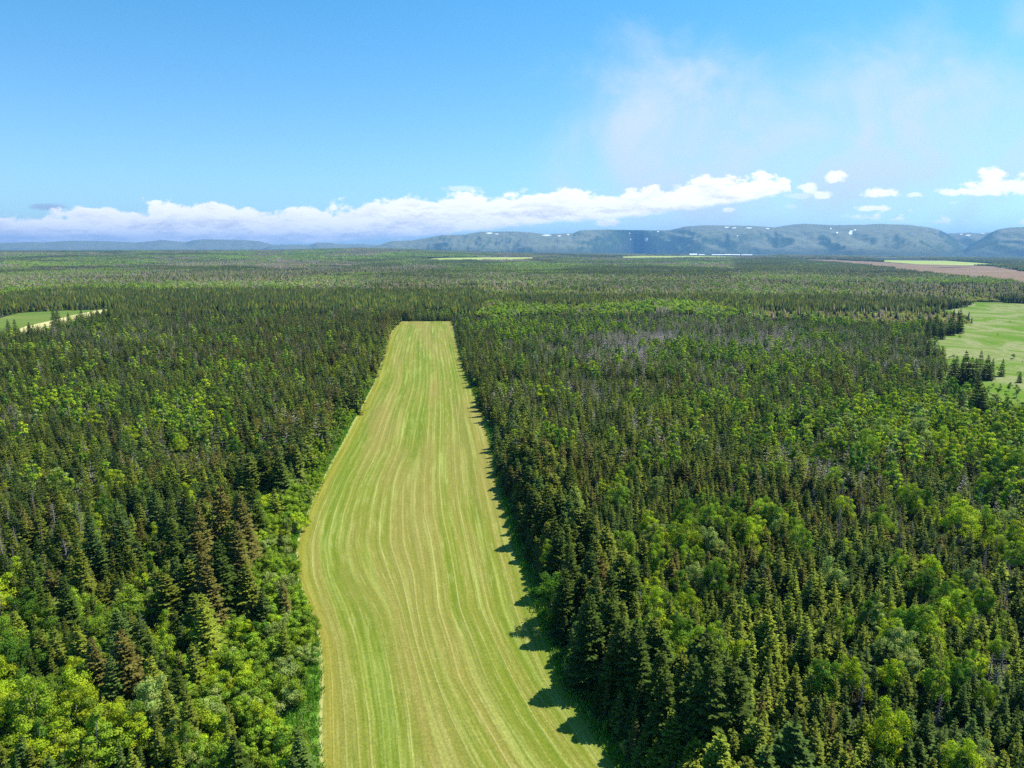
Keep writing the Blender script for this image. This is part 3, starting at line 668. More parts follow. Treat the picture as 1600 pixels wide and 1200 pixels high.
# big dark spruces read off the photograph: (px, py of foot, height m, look)
SMARK = [(1485,524,15,'dark green'),(1498,521,17,'dark green'),(1470,530,13,'dark green'),(1458,527,14,'dark green'),(1447,530,12,'dark green'),(1490,605,13,'dark green'),(1500,607,12,'dark green'),(1512,608,13,'dark green'),(1522,605,12,'dark green'),(1508,600,14,'dark green'),(1484,600,11,'dark green'),(1530,590,12,'dark green'),(1541,594,11,'dark green'),(1548,592,9,'dark green'),(1564,588,8,'dark green'),(1592,598,5,'dark green'),(1448,562,10,'dark green'),
         (1520,658,14,'dark green'),(1534,660,12,'dark green'),(1105,1235,15.5,'dark green'),(1135,1225,14.5,'dark green'),(1085,1215,13,'dark green'),(1050,1235,9,'bluish green'),(895,1075,13,'dark green'),(940,1110,13,'dark green'),(970,1130,13,'dark green'),(1000,1165,12,'dark green'),(858,1000,11,'dark green'),(905,1020,12,'dark green'),(845,930,12,'dark green'),(870,960,12,'dark green'),(810,850,12,'dark green'),(835,870,12,'dark green'),(1010,1200,12,'dark green'),(1055,1190,13,'dark green'),
         (315,925,15.5,'brown-tipped'),(350,900,16,'brown-tipped'),(385,890,15,'brown-tipped'),(350,985,14,'dark green'),(320,990,13,'brown-tipped'),(280,930,13,'dark green'),(375,930,13,'brown-tipped'),(300,880,14,'dark green'),(265,880,12,'dark green'),(400,850,13,'dark green'),(250,850,11,'bluish green'),(205,1120,11.5,'brown-tipped'),(160,1110,10,'brown-tipped'),(285,1125,7,'dark green'),(310,1075,6.5,'dark green'),(60,985,11,'dark green'),(110,1010,11,'dark green'),(150,905,12,'bluish green'),(100,900,10,'dark green'),(200,900,12,'bluish green'),(130,960,11,'olive green'),(20,960,10,'dark green'),(85,510,13,'dark green'),(92,512,14,'dark green'),(128,502,10,'dark green'),(15,525,11,'dark green'),(25,524,11,'dark green'),(48,530,11,'dark green'),(108,506,9,'dark green'),(300,1180,8,'olive green'),(270,1170,8,'olive green')]
big_x, big_y, big_r = [], [], []
for (px, py, h, look) in SMARK:
    x, y = ground_at(px, py); d = math.hypot(x, y); form = random.choice(HI_B if d < 260 else LO_R)
    if h < 9: form = random.choice(HI_R)
    if px > 1400 or px < 140: form = random.choice(HI_B)
    if 790 < px < 1060 and 830 < py: px += 24; x, y = ground_at(px, py)
    put('spruce', x, y, form, h, random.uniform(0, 6.28), SPC[look], look, .95); big_x.append(x); big_y.append(y); big_r.append(.17*h)
mk_x = np.r_[mk_x, big_x]; mk_y = np.r_[mk_y, big_y]; mk_r = np.r_[mk_r, big_r]
def near_mark(x, y, f=1.0):
    return (np.min(np.hypot(x[:, None]-mk_x[None], y[:, None]-mk_y[None]) - mk_r[None]*f, axis=1) < 0)

def populate(x, y, near):
    d = np.hypot(x, y); ok = allowed(x, y); x, y, d = x[ok], y[ok], d[ok]
    px, py = fields(x, y)
    eL = edge_d(x, y, edgeL); eR = edge_d(x, y, edgeR)
    ok = (eL > 1.5) & (eR > 2.1) & ~near_mark(x, y)
    # open grassy corner by the left edge, near the bottom
    ok &= ~((px > 425) & (px < 500) & (py > 1075) & (py < 1165) & (px > 500-(py-1068)*1.1))
    x, y, d, px, py, eL, eR = [q[ok] for q in (x, y, d, px, py, eL, eR)]
    n = len(x); zl = zone(px, py, Z_LEAF); zd = zone(px, py, Z_DEAD); zt = zone(px, py, Z_TALL); zb = zone(px, py, Z_BROWN)
    pn = fbm(x, y, 26, 3, 3); pl = np.clip((pn-.66)*2.2, 0, .5) + .028 + zl*(.35+1.1*fbm(x, y, 14, 2, 9))
    verge_l = ((eL < 5.5) | ((eL < 13.5) & (py > 790))) & (px < 640); pl = np.where(verge_l, .93, pl)
    pd = (.02 if near else .05) + zd*1.15*(.3+1.2*fbm(x, y, 18, 2, 21)) + np.clip((fbm(x, y, 40, 3, 33)-.62)*1.2, 0, .25)
    u_ = rs.rand(n); isl = u_ < pl; isd = (~isl) & (rs.rand(n) < pd)
    hn = fbm(x, y, 30, 3, 55); hh_ = 2.9+3.4*hn+rs.uniform(-1.8, 2.2, n)*(.6+.8*hn)+zt*6.5; hh_ = np.maximum(hh_, 2.2)
    hh_ = np.where(px < 640, hh_*1.12, hh_)
    edge_r = (eR < 13) & (x > 0); hh_ = np.where(edge_r, np.minimum(np.maximum(hh_, rs.uniform(7.5, 12.0, n)), (eR+1.0)*1.6), hh_)
    hh_ = np.where((eL < 14) & ~verge_l & (px < 640) & (py < 800), np.maximum(hh_, rs.uniform(7.0, 11.5, n)), hh_)
    keep = np.ones(n, bool)
    # thin out where trees are tall; open gaps where the noise is low
    keep &= rs.rand(n) > zt*.45
    keep &= isl | (rs.rand(n) > zl*.45)
    keep &= ~((fbm(x, y, 12, 2, 77) < .20) & (rs.rand(n) < .5))
    opn = ((fbm(x, y, 20, 3, 303) > .63) | ((fbm(x, y, 16, 2, 304) > .42) & (zone(px, py, [(1470,655,110,26,1),(1130,570,90,20,.9),(1080,600,50,14,.8)]) > .45))) & (d > 175) & (rs.rand(n) < .62) & ~verge_l & (zt < .3) & ((eR > 12) | (x < 0))
    bn = fbm(x, y, 34, 3, 88); cn = fbm(x, y, 9, 2, 99)
    for i in np.nonzero(keep)[0]:
        rz = random.uniform(0, 6.28); v = random.uniform(.8, 1.22)
        if opn[i]:
            if random.random() < .12: continue
            lk = random.choices(LFK, (.18, .22, .05, .35, .20))[0]
            put('shrub' if near else 'leafy', x[i], y[i], random.choice(HI_S if near else LO_L), random.uniform(1.2, 2.9), rz, tuple(np.array(LFC[lk])*v*.8), lk, random.uniform(.8, 1.1)*(1 if near else 1.6)); continue
        if isl[i]:
            sh = verge_l[i] or zl[i] > .8 and hn[i] < .56 and px[i] < 520
            form = random.choice((HI_S if sh else HI_L) if near else LO_L); h = random.uniform(2.4, 4.2) if sh else random.uniform(4.6, 8.2)
            if not near and sh: h = random.uniform(2.6, 4.4)
            lk = random.choices(LFK, (.22, .30, .16, .10, .22))[0]
            if sh: lk = random.choices(LFK, (.10, .42, .04, .18, .26))[0]
            if zl[i] > .3 and px[i] > 1300 and py[i] < 760: lk = random.choices(LFK, (.38, .25, .05, .25, .07))[0]
            put('shrub' if (sh and near) else 'leafy', x[i], y[i], form, h, rz, tuple(np.array(LFC[lk])*v), lk, random.uniform(.8, 1.15))
        elif isd[i]:
            put('dead', x[i], y[i], random.choice(DEAD if near else LO_D), hh_[i]*.95, rz, tuple(np.array((.33, .295, .275))*v), 'grey', random.uniform(.8, 1.3))
        else:
            h = hh_[i]
            pb = .05+.5*zb[i]+(bn[i]-.5)*.6
            if random.random() < pb: lk = 'brown-tipped'
            elif bn[i] < .47 and random.random() < .6: lk = 'yellowish green' if cn[i] > .5 else 'bluish green'
            else: lk = random.choices(('dark green', 'olive green', 'bluish green', 'yellowish green'), (.30, .44, .14, .12))[0]
            if h > 9.5 or (edge_r[i] and h > 7.6): form = random.choice(HI_B if near else LO_R)
            elif h > 6.6 or random.random() < .28: form = random.choice(HI_R if near else LO_R)
            else: form = random.choice(HI_N if near else LO_N)
            put('spruce', x[i], y[i], form, h, rz, tuple(np.array(SPC[lk])*v), lk, random.uniform(.9, 1.35))
def seam(x, y): return 110*(fbm(x, y, 120, 3, 404)*2-1) + 30*(fbm(x, y, 17, 2, 405)*2-1)
NEAR, MID, FAR1 = 165, 620, 2300
x, y = hexgrid(-150, 210, 18, NEAR+2, 1.98); d = np.hypot(x, y); k = (d < NEAR) & (np.abs(x) < y*1.15+40); populate(x[k], y[k], True)
x, y = hexgrid(-640, 680, 60, MID+130, 2.5); d = np.hypot(x, y); k = (d >= NEAR) & (d < MID+seam(x, y)) & (np.abs(x) < y*.86+30); populate(x[k], y[k], False)
# verge shrubs on the left edge and low bushes at the foot of the right edge
for (edge, sgn, n, lo_, hi_) in ((edgeL, -1, 150, 1.6, 5.5), (edgeR, 1, 60, 1.4, 2.6)):
    seg = np.concatenate([[0], np.cumsum(np.hypot(*np.diff(edge, axis=0).T))])
    for q in range(n):
        s_ = random.random()**1.4; s_ = (1-s_)*seg[-1]; ex = np.interp(s_, seg, edge[:, 0]); ey = np.interp(s_, seg, edge[:, 1])
        ppx, ppy, _ = proj(ex, ey, 0)
        if sgn < 0 and 1068 < ppy < 1165: continue
        if ppy > 1330: continue
        off = random.uniform(lo_, hi_); h = random.uniform(1.5, 3.6) if sgn < 0 else random.uniform(.9, 2.2)
        near = math.hypot(ex, ey) < 200; lk = random.choice(('fresh green', 'mid green', 'pale green', 'mid green'))
        xx, yy = ex+sgn*off, ey
        if inside(strip_poly, np.array([xx]), np.array([yy]))[0]: continue
        wd = .62 if sgn > 0 else .85
        put('shrub' if near else 'leafy', xx, yy, random.choice(HI_S if near else LO_L), h, random.uniform(0, 6.28), LFC[lk], lk, wd*(1 if near else 1.0))

for q in range(420):
    ppx, ppy = random.uniform(1425, 1600), random.uniform(478, 652)
    if ppy < 575 and random.random() < .72: continue
    xx, yy = ground_at(ppx, ppy); e_ = min(math.hypot(xx-a_, yy-b_) for a_, b_ in PAST)
    if not inside(PAST, np.array([xx]), np.array([yy]))[0] or (e_ > 9 and random.random() < .8) or (ppy > 622 and ppx > 1545 and random.random() < .7): continue
    lk = random.choice(('fresh green', 'mid green', 'pale green', 'deep green')); put('leafy', xx, yy, random.choice(LO_L), random.uniform(.7, 2.3), random.uniform(0, 6.28), tuple(np.array(LFC[lk])*.8), lk, random.uniform(1.2, 2.2))
segs = np.concatenate([[0], np.cumsum(np.hypot(*np.diff(edgeR, axis=0).T))]); s_ = 1.0
while s_ < segs[-1]-2:
    ex, ey = np.interp(s_, segs, edgeR[:, 0]), np.interp(s_, segs, edgeR[:, 1]); near = math.hypot(ex, ey) < NEAR; lk = random.choices(SPK, (.45, .3, .15, .05, .05))[0]
    of_ = random.uniform(1.6, 4.4); h = (of_+1.2)*random.uniform(1.2, 1.6); put('spruce', ex+of_*1.15, ey, random.choice((HI_R+HI_B) if near else LO_R), h, random.uniform(0, 6.28), tuple(np.array(SPC[lk])*random.uniform(.8, 1.1)), lk, 1.15)
    s_ += random.uniform(1.3, 3.2)
T = {k: (np.array(v) if k in ('x', 'y', 'h', 'wide', 'rz') else v) for k, v in TREES.items()}
N = len(T['x']); kinds = np.array(T['kind'])
forms = T['form']; LH = np.array([LIB[f]['H'] for f in forms]); LW = np.array([LIB[f]['W'] for f in forms])
sz = T['h']/LH; swd = sz*T['wide']
tpx, tpy, td = proj(T['x'], T['y'], T['h']*.92); bpx, bpy_, bd = proj(T['x'], T['y'], T['h']*.35)
size_px = T['h']/td; wpx_ = LW*swd*F/td
inframe = (tpx > -wpx_*.3) & (tpx < 1600+wpx_*.3) & (tpy < 1188) & (tpy > 300)
score = np.sqrt(size_px*F*wpx_)*inframe
chosen = np.zeros(N, bool)
nmark = len(MARK)
LIMS = {'spruce': 300, 'leafy': 240, 'shrub': 130, 'dead': 90}
for kd, lim in LIMS.items():
    idx = np.nonzero((kinds == kd) & inframe)[0]
    pri = score[idx].copy()
    is_mark = np.array([(i < len(MARK)+len(SMARK)) for i in idx]); pri = pri + is_mark*1e4
    for i in idx[np.argsort(-pri)][:lim]: chosen[i] = True

# ------------------------------------------------------------------ labels
ORD = ['leftmost', 'second from left', 'third from left', 'fourth from left', 'fifth from left', 'sixth from left', 'seventh from left', 'eighth from left', 'ninth from left', 'tenth from left', 'eleventh from left', 'twelfth from left']
ids = np.nonzero(chosen)[0]
rowname = ['lowest belt', 'second belt up', 'third belt up', 'fourth belt up', 'fifth belt up', 'sixth belt up', 'topmost belt']
lab = {}; cells = {}
special = {0: 'vivid yellow-green birch among dark spruces, larger of the pair far left of the mown strip'}
for i in ids:
    fy = tpy[i]; row = 0 if fy > 1060 else 1 if fy > 930 else 2 if fy > 820 else 3 if fy > 730 else 4 if fy > 640 else 5 if fy > 560 else 6
    bx = bpx[i]; ex = np.interp(bpy_[i], fine_rows, cols_f[0 if bx < 700 else -1]); dist = abs(bx-ex)
    lr = 'left' if bx < 700 else 'right'
    side = f'on {lr} edge of strip' if dist < 60 else f'just {lr} of strip' if dist < 170 else f'{lr} of strip' if dist < 330 else f'well {lr} of strip' if dist < 520 else f'far {lr} of strip'
    hgt = T['h'][i]; kd = T['kind'][i]
    if kd == 'spruce': size = 'tall' if hgt > 10 else 'mid-height' if hgt > 6.8 else 'short'; noun = 'spruce'
    elif kd == 'dead': size = 'tall' if hgt > 7 else 'short'; noun = 'bare dead spruce'
    elif kd == 'shrub': size = 'low' if hgt < 2.9 else 'taller'; noun = 'shrub'
    else: size = 'large' if wpx_[i] > 50 else 'small'; noun = 'leafy tree'
    cells.setdefault((kd, size, T['look'][i], noun, side, row), []).append(i)
for (kd, size, look, noun, side, row), L in cells.items():
    L.sort(key=lambda i: bpx[i])
    for q, i in enumerate(L):
        s = f'{size} {look} {noun} {side}, {rowname[row]}'.replace('grey bare dead', 'grey dead').replace('of strip', 'of mown strip').replace('on left edge of mown strip', 'on mown strip left edge').replace('on right edge of mown strip', 'on mown strip right edge')
        if len(L) > 1: s += ', rightmost' if q == len(L)-1 else ', ' + ORD[min(q, 11)]
        lab[i] = s
GROUPS = {'spruce': 'spruces standing in the forest', 'leafy': 'leafy trees among the spruces', 'shrub': 'shrubs along the field edge', 'dead': 'dead grey spruces in the forest'}
NAMES = {'spruce': 'spruce_tree', 'leafy': 'leafy_tree', 'shrub': 'leafy_shrub', 'dead': 'dead_spruce'}
CATS = {'spruce': 'spruce', 'leafy': 'leafy tree', 'shrub': 'shrub', 'dead': 'dead tree'}
PARTS = {'spruce': ('crown', 'trunk'), 'leafy': ('crown', 'trunk'), 'shrub': ('foliage', 'stem'), 'dead': ('branches', 'trunk')}
for i in ids:
    kd = T['kind'][i]; L = LIB[forms[i]]
    e = bpy.data.objects.new(NAMES[kd], None); e.empty_display_size = 1; COL.objects.link(e)
    z = float(terrain(T['x'][i], T['y'][i]))
    e.location = (T['x'][i], T['y'][i], z); e.rotation_euler = (random.gauss(0, .03), random.gauss(0, .03), T['rz'][i]); e.scale = (swd[i], swd[i], sz[i])
    setp(e, lab[i], CATS[kd], GROUPS[kd])
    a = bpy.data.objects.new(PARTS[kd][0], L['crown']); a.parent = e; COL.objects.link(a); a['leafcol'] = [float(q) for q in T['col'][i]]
    b = bpy.data.objects.new(PARTS[kd][1], L['trunk']); b.parent = e; COL.objects.link(b)

# ------------------------------------------------------------------ the uncountable rest, one object per kind
def scatter(name, cat, label, xs, ys, zs, fidx, scl, rz, col, form_names, tilt=0.0):
    lc = bpy.data.collections.new(name + '_forms')
    for k, f in enumerate(form_names):
        o_ = bpy.data.objects.new(f'{k:02d}_' + name, LIB[f]['me']); lc.objects.link(o_)
    n = len(xs); me = bpy.data.meshes.new(name); me.vertices.add(n)
    me.vertices.foreach_set('co', np.stack([xs, ys, zs], -1).astype(np.float32).ravel())
    for nm, ty, key, arr in (('form', 'INT', 'value', np.asarray(fidx, np.int32)), ('scl', 'FLOAT_VECTOR', 'vector', np.asarray(scl, np.float32).ravel()),
                             ('turn', 'FLOAT_VECTOR', 'vector', np.stack([rs.normal(0, tilt, n), rs.normal(0, tilt, n), rz], -1).astype(np.float32).ravel()),
                             ('leafcol', 'FLOAT_VECTOR', 'vector', np.asarray(col, np.float32).ravel())):
        at = me.attributes.new(nm, ty, 'POINT'); at.data.foreach_set(key, arr)
    o_ = link(name, me); setp(o_, label, cat, kind='stuff')
    ng = bpy.data.node_groups.new(name, 'GeometryNodeTree')
    ng.interface.new_socket('Geometry', in_out='INPUT', socket_type='NodeSocketGeometry'); ng.interface.new_socket('Geometry', in_out='OUTPUT', socket_type='NodeSocketGeometry')
    nn, ll = ng.nodes, ng.links; gi = nn.new('NodeGroupInput'); go = nn.new('NodeGroupOutput')
    iop = nn.new('GeometryNodeInstanceOnPoints'); ci = nn.new('GeometryNodeCollectionInfo'); ci.inputs[0].default_value = lc
    ci.inputs['Separate Children'].default_value = True; ci.inputs['Reset Children'].default_value = True
    def na(nm, ty): q = nn.new('GeometryNodeInputNamedAttribute'); q.data_type = ty; q.inputs[0].default_value = nm; return next(s for s in q.outputs if s.enabled and s.name == 'Attribute')
    er = nn.new('FunctionNodeEulerToRotation'); ll.new(na('turn', 'FLOAT_VECTOR'), er.inputs[0])
    ll.new(gi.outputs[0], iop.inputs['Points']); ll.new(ci.outputs[0], iop.inputs['Instance']); iop.inputs['Pick Instance'].default_value = True
    ll.new(na('form', 'INT'), iop.inputs['Instance Index']); ll.new(er.outputs[0], iop.inputs['Rotation']); ll.new(na('scl', 'FLOAT_VECTOR'), iop.inputs['Scale'])
    ll.new(iop.outputs[0], go.inputs[0])
    md = o_.modifiers.new('scatter', 'NODES'); md.node_group = ng
    return o_
SL = {'spruce': ('spruce_forest', 'forest', 'dense mixed dark and olive spruce forest stretching away on both sides of the mown strip', HI_N+HI_R+HI_B+LO_N+LO_R),
      'leafy': ('broadleaf_woodland', 'woodland', 'bright green leafy trees scattered through the spruce forest', HI_L+LO_L),
      'shrub': ('undergrowth', 'undergrowth', 'low leafy shrub growth under and between the taller trees', HI_S),
      'dead': ('dead_spruce_stand', 'dead wood', 'grey bare dead spruces standing thinly through the forest', DEAD+LO_D)}
for kd, (nm, ct, lb, fn) in SL.items():
    k = np.nonzero((kinds == kd) & ~chosen)[0]; fi = {f: q for q, f in enumerate(fn)}
    scatter(nm, ct, lb, T['x'][k], T['y'][k], terrain(T['x'][k], T['y'][k]), [fi[forms[i]] for i in k],
            np.stack([swd[k], swd[k], sz[k]], -1), T['rz'][k], np.array([T['col'][i] for i in k]), fn, .035)
print('trees', N, {k: int((kinds == k).sum()) for k in LIMS})

# far forest: clumps
def far(s, d0, d1, CL, wx=.90):
    x, y = hexgrid(-d1*.75, d1*.75, d0*.6, d1, s); d = np.hypot(x, y); k = (d >= d0 + (seam(x, y) + 5 if d0 == MID else 0)) & (d < d1) & (np.abs(x) < y*wx); x, y = x[k], y[k]
    ok = np.ones(len(x), bool)
    r_ = s*.42
    for p_ in ALLF[1:]:
        for (ox, oy) in ((0, 0), (r_, 0), (-r_, 0), (0, r_), (0, -r_)): ok &= ~inside(p_, x+ox, y+oy)
    x, y = x[ok], y[ok]; d = np.hypot(x, y); n = len(x); px, py, _ = proj(x, y, terrain(x, y))
    a = fbm(x*.6, y*.45, 300, 4, 5); b = fbm(x*.6, y*.45, 260, 4, 15); zl = zone(px, py, Z_LEAF); zd = zone(px, py, Z_DEAD)
    q = np.full(n, 'm'); q[a > .51] = 's'; q[(b > .562)] = 'l'; c3 = fbm(x*.55, y*.35, 240, 4, 25); j_ = rs.rand(n); q[(j_ < np.clip(zd*1.5, 0, .97)) | ((c3 > .52) & (j_ < .85))] = 'd'
    band = (py > 458) & (px < 760) & (px > 150); q[band & (zd < .5)] = 's'; q[(px > 700) & (py > 468) & (py < 492) & (b < .55)] = 's'
    # a belt of dark spruce in front of the ploughed field
    dark = (px > 1150) & (py > 405) & (py < 432+(px-1280)*.05) & (py < 424); q[dark & (rs.rand(n) < .85)] = 's'
    tint = .62+.75*fbm(x*.7, y*.5, 110, 4, 61); c4 = fbm(x*.6, y*.4, 200, 4, 65); q[(c4 > .56) & (q != 's')] = 'o'; tint = tint*np.where(q == 's', 1.0, 1.25)*(1+.05*sstep((d-900)/2000)); col = np.stack([tint*rs.uniform(.9, 1.1, n), tint, tint*.98], -1)
    return x, y, q, col, s
fn = sum(CLA.values(), []) + sum(CLB.values(), [])
fi = {f: q for q, f in enumerate(fn)}
XS, YS, FI, SC, RZ, CO = [], [], [], [], [], []
for s, d0, d1, CL, base, wx in ((13.5, MID, FAR1, CLA, 15, .92), (44, FAR1, 6000, CLB, 56, .98), (62, 6000, 9300, CLB, 56, 1.0), (120, 9300, 12500, CLB, 56, 1.0)):
    x, y, q, col, _ = far(s, d0, d1, CL, wx); n = len(x); XS.append(x); YS.append(y); CO.append(col); RZ.append(rs.randint(0, 4, n)*math.pi/2+rs.uniform(-.3, .3, n))
    FI += [fi[CL[c_][random.randrange(3)]] for c_ in q]; hs = rs.uniform(.8, 1.2, n); k = s*1.12/base; SC.append(np.stack([np.full(n, k), np.full(n, k), hs*(1 if base == 15 else .75)], -1))
XS, YS = np.concatenate(XS), np.concatenate(YS)
scatter('distant_forest', 'forest', 'mixed far forest of spruce, pale leafy patches and grey dead wood reaching the hills', XS, YS, terrain(XS, YS)-.2, FI, np.concatenate(SC), np.concatenate(RZ), np.concatenate(CO), fn)
print('clumps', len(XS))

# grass tufts on the verges
def tuft(name, seed):
    r = np.random.RandomState(seed); n = 26; c_ = np.c_[r.uniform(-.5, .5, n), r.uniform(-.5, .5, n), np.zeros(n)]; fw = np.c_[r.normal(0, .45, n), r.normal(0, .45, n), np.ones(n)]; fw /= np.linalg.norm(fw, axis=1)[:, None]
    v = kites(c_, fw, r.normal(size=(n, 3)), r.uniform(.25, .7, n), r.uniform(.06, .14, n)); me = mesh_from(name, v, quadfaces(v), [M_LEAF]); with_vcol(me, np.repeat(r.uniform(.7, 1.3, (n, 1))*np.ones((1, 3)), 4, 0)); LIB[name] = dict(me=me, H=.6, W=1)
tuft('tuft_a', 1); tuft('tuft_b', 2); tuft('tuft_c', 3)
gx_, gy_ = [], []
for edge, sg, wd in ((edgeL, -1, 7), (edgeR, 1, 5)):
    k = np.nonzero(np.hypot(edge[:, 0], edge[:, 1]) < 330)[0]; seg = edge[k]; cum = np.concatenate([[0], np.cumsum(np.hypot(*np.diff(seg, axis=0).T))])
    n = 5200; s_ = rs.rand(n)*cum[-1]; gx_.append(np.interp(s_, cum, seg[:, 0])+sg*(rs.rand(n)**1.3*wd+.15)); gy_.append(np.interp(s_, cum, seg[:, 1]))
gx_, gy_ = np.concatenate(gx_), np.concatenate(gy_); n = len(gx_)
gc = np.array([(.14, .30, .03), (.20, .33, .045), (.11, .25, .025), (.30, .34, .10)])[rs.choice(4, n, p=[.4, .25, .25, .1])]
scatter('grass', 'grass', 'long rough green grass on the unmown verges of the strip', gx_, gy_, np.zeros(n), rs.randint(0, 3, n), np.repeat(rs.uniform(.7, 1.5, (n, 1)), 3, 1), rs.uniform(0, 6.28, n), gc, ['tuft_a', 'tuft_b', 'tuft_c'])

# ------------------------------------------------------------------ hills
M_HILL, t, o = new_mat('hill_cover'); pos = t.add('ShaderNodeNewGeometry'); P_ = pos.outputs['Position']
nz = t.add('ShaderNodeSeparateXYZ', {0: pos.outputs['Normal']}).outputs[2]
a = t.noise(P_, .0022, 6, .62); b = t.noise(P_, .012, 5, .65)
flat = t.mr(t.m('ADD', nz, t.m('MULTIPLY', t.m('SUBTRACT', b, .5), .12)), .86, .97)
c = t.mix(flat, t.ramp(a, [(.35, (.036, .064, .034)), (.6, (.070, .108, .044))]), t.ramp(b, [(.3, (.12, .145, .08)), (.7, (.19, .20, .12))]))
c = t.mix(t.mr(nz, .48, .66, .35, 0), c, (.085, .080, .080))
hz = t.add('ShaderNodeSeparateXYZ', {0: P_}).outputs[2]
c = t.mix(t.mr(hz, 30, 150, .85, 0), c, (.038, .058, .036))
sn = t.add('ShaderNodeAttribute', attribute_type='GEOMETRY', attribute_name='snow').outputs['Fac']
c = t.mix(t.mr(t.m('ADD', sn, t.m('MULTIPLY', t.m('SUBTRACT', b, .5), 1.3)), .45, .75, 0, .85), c, (.80, .83, .87))
principled(t, o, c, .95, .05, bump(t, b, .6, 12))
def massif(name, prof, D, depth_front, back, seed, foot_z=-15, gully=1.0, snow=(), xres=2.2):
    px = np.arange(prof[0][0], prof[-1][0]+.1, xres); py = np.interp(px, [p_[0] for p_ in prof], [p_[1] for p_ in prof])
    U_ = (px-800)/F
    ns = 46; V_ = []; SN = []
    for j in range(len(px)):
        r = ray(px[j], py[j]); r = r/np.hypot(r[0], r[1]); dirx, diry = r[0], r[1]
        bx, by = dirx*D, diry*D
        spur = 0
        for q, (f_, am) in enumerate(((1/2600., 1.0), (1/1100., .5), (1/450., .22))):
            nn_ = mnoise.noise((bx*f_+seed, seed*1.7+q, 0.0)); spur += am*(nn_*1.7 if q < 2 else nn_)
        spur *= gully
        endt = min(1.0, min(j, len(px)-1-j)*xres/26.0); endt = math.sqrt(max(endt, 0.0))
        crest = CAMH + r[2]*(D)         # height that shows on the traced skyline
        crest = foot_z + (crest-foot_z)*(.12+.88*endt)
        front = depth_front*(1+.62*spur)
        for k in range(ns):
            s = k/(ns-1)
            if s < .74:
                q = s/.74; dist = D - front*(1-q)
                prf = sstep(np.array(q*.98))*.62 + q**1.15*.38
                prf = float(prf)
                z = foot_z+(crest-foot_z)*prf
                # gullies cut into the face
                xx, yy = dirx*dist, diry*dist
                cut = mnoise.fractal((xx/620+seed, yy/1500+seed, 0.3), .8, 2.1, 4)
                z -= (crest-foot_z)*.22*gully*abs(cut)*math.sin(math.pi*min(q, 1))**.8
            else:
                q = (s-.74)/.26; dist = D + back*q
                xx, yy = dirx*dist, diry*dist
                z = crest*(1) - (crest-foot_z)*(q**2)*.55 - 4*q
            V_.append((dirx*dist, diry*dist, z))
            SN.append((px[j], z, dist))
    V_ = np.array(V_); n = len(px); ii, jj = np.meshgrid(np.arange(n-1), np.arange(ns-1), indexing='ij')
    fs = np.stack([ii*ns+jj, (ii+1)*ns+jj, (ii+1)*ns+jj+1, ii*ns+jj+1], -1).reshape(-1, 4)
    me = mesh_from(name, V_, fs, [M_HILL], smooth=True)
    sv = np.zeros(len(V_), np.float32); qx, qy, qd = proj(V_[:, 0], V_[:, 1], V_[:, 2])
    for (a_, b_, ra, rb) in snow: sv = np.maximum(sv, np.clip(1.25-np.hypot((qx-a_)/ra, (qy-b_)/rb), 0, 1))
    at = me.attributes.new('snow', 'FLOAT', 'POINT'); at.data.foreach_set('value', sv)
    return setp(link(name, me), kind='structure')
LEFTP = [(-420,380),(-200,376),(-60,380),(0,379.5),(30,378.5),(70,378),(110,375.8),(165,376.5),(215,378.8),(235,376.8),(252,374.6),(290,378.2),(305,374.6),(322,373.6),(375,374.6),(405,376.5),(418,380),(432,384),(470,391)]
MIDP = [(395,388),(425,383.5),(446,381.6),(484,382.6),(495,378.8),(515,379.3),(535,381.6),(566,381.2),(590,383.2),(640,388)]
MAIN = [(540,394),(575,387),(593,382.5),(612,376.5),(645,375.3),(665,372),(690,367.2),(725,366.4),(750,361.8),(800,361),(832,363.2),(850,365.6),(895,364.2),(907,359.4),(950,358),(1020,359.5),(1046,359),(1070,353.6),(1100,351.6),(1175,352.6),(1210,355),(1236,350.5),(1260,348.6),(1300,351),(1352,351),(1376,349),(1415,350.6),(1450,354.5),(1468,359),(1482,366),(1500,379),(1520,392)]
BACK = [(1440,372),(1478,364.6),(1490,364.2),(1515,363),(1530,364.4),(1548,362.8),(1600,365),(1700,368)]
RIGHTP = [(1490,394),(1510,386),(1530,375),(1550,362),(1562,357.5),(1578,355),(1600,354.4),(1660,352),(1750,356),(1900,352),(2050,365)]
massif('hills', LEFTP, 15600, 2200, 5000, 2.3, -10, .8)
massif('hills', MIDP, 13600, 1500, 3000, 5.1, -10, .8)
massif('mountains', BACK, 12000, 1500, 3000, 8.8, 0, .9, snow=[(1512,367.5,7,1.6),(1502,366,5,1),(1536,365,6,1.0)])
massif('mountains', MAIN, 10900, 2100, 4000, 3.7, -5, 1.15, snow=[(855,367.6,11,1.7),(874,368.4,4,1.3),(888,366.6,4,1.2),(984,364.5,3,2.4),(985,374,2.4,3),(1010,375,3.6,4.2),(1028,362,3,2),(1136,355,6,1.5),(1147,356,6,1.5),(1170,356.4,8,1.5),(1200,357.2,5,1.3),(1152,368.5,3,1.2),(1298,357.3,2.4,2),(1308,363.5,2.6,2),(1330,361,4,1.6),(1336,359,3,1.2),(1329,364.8,4,1.4),(765,364.3,8,1.4),(776,365.5,5,1.2)], xres=1.7)
massif('mountains', RIGHTP, 10300, 2200, 4000, 6.4, -5, 1.0)

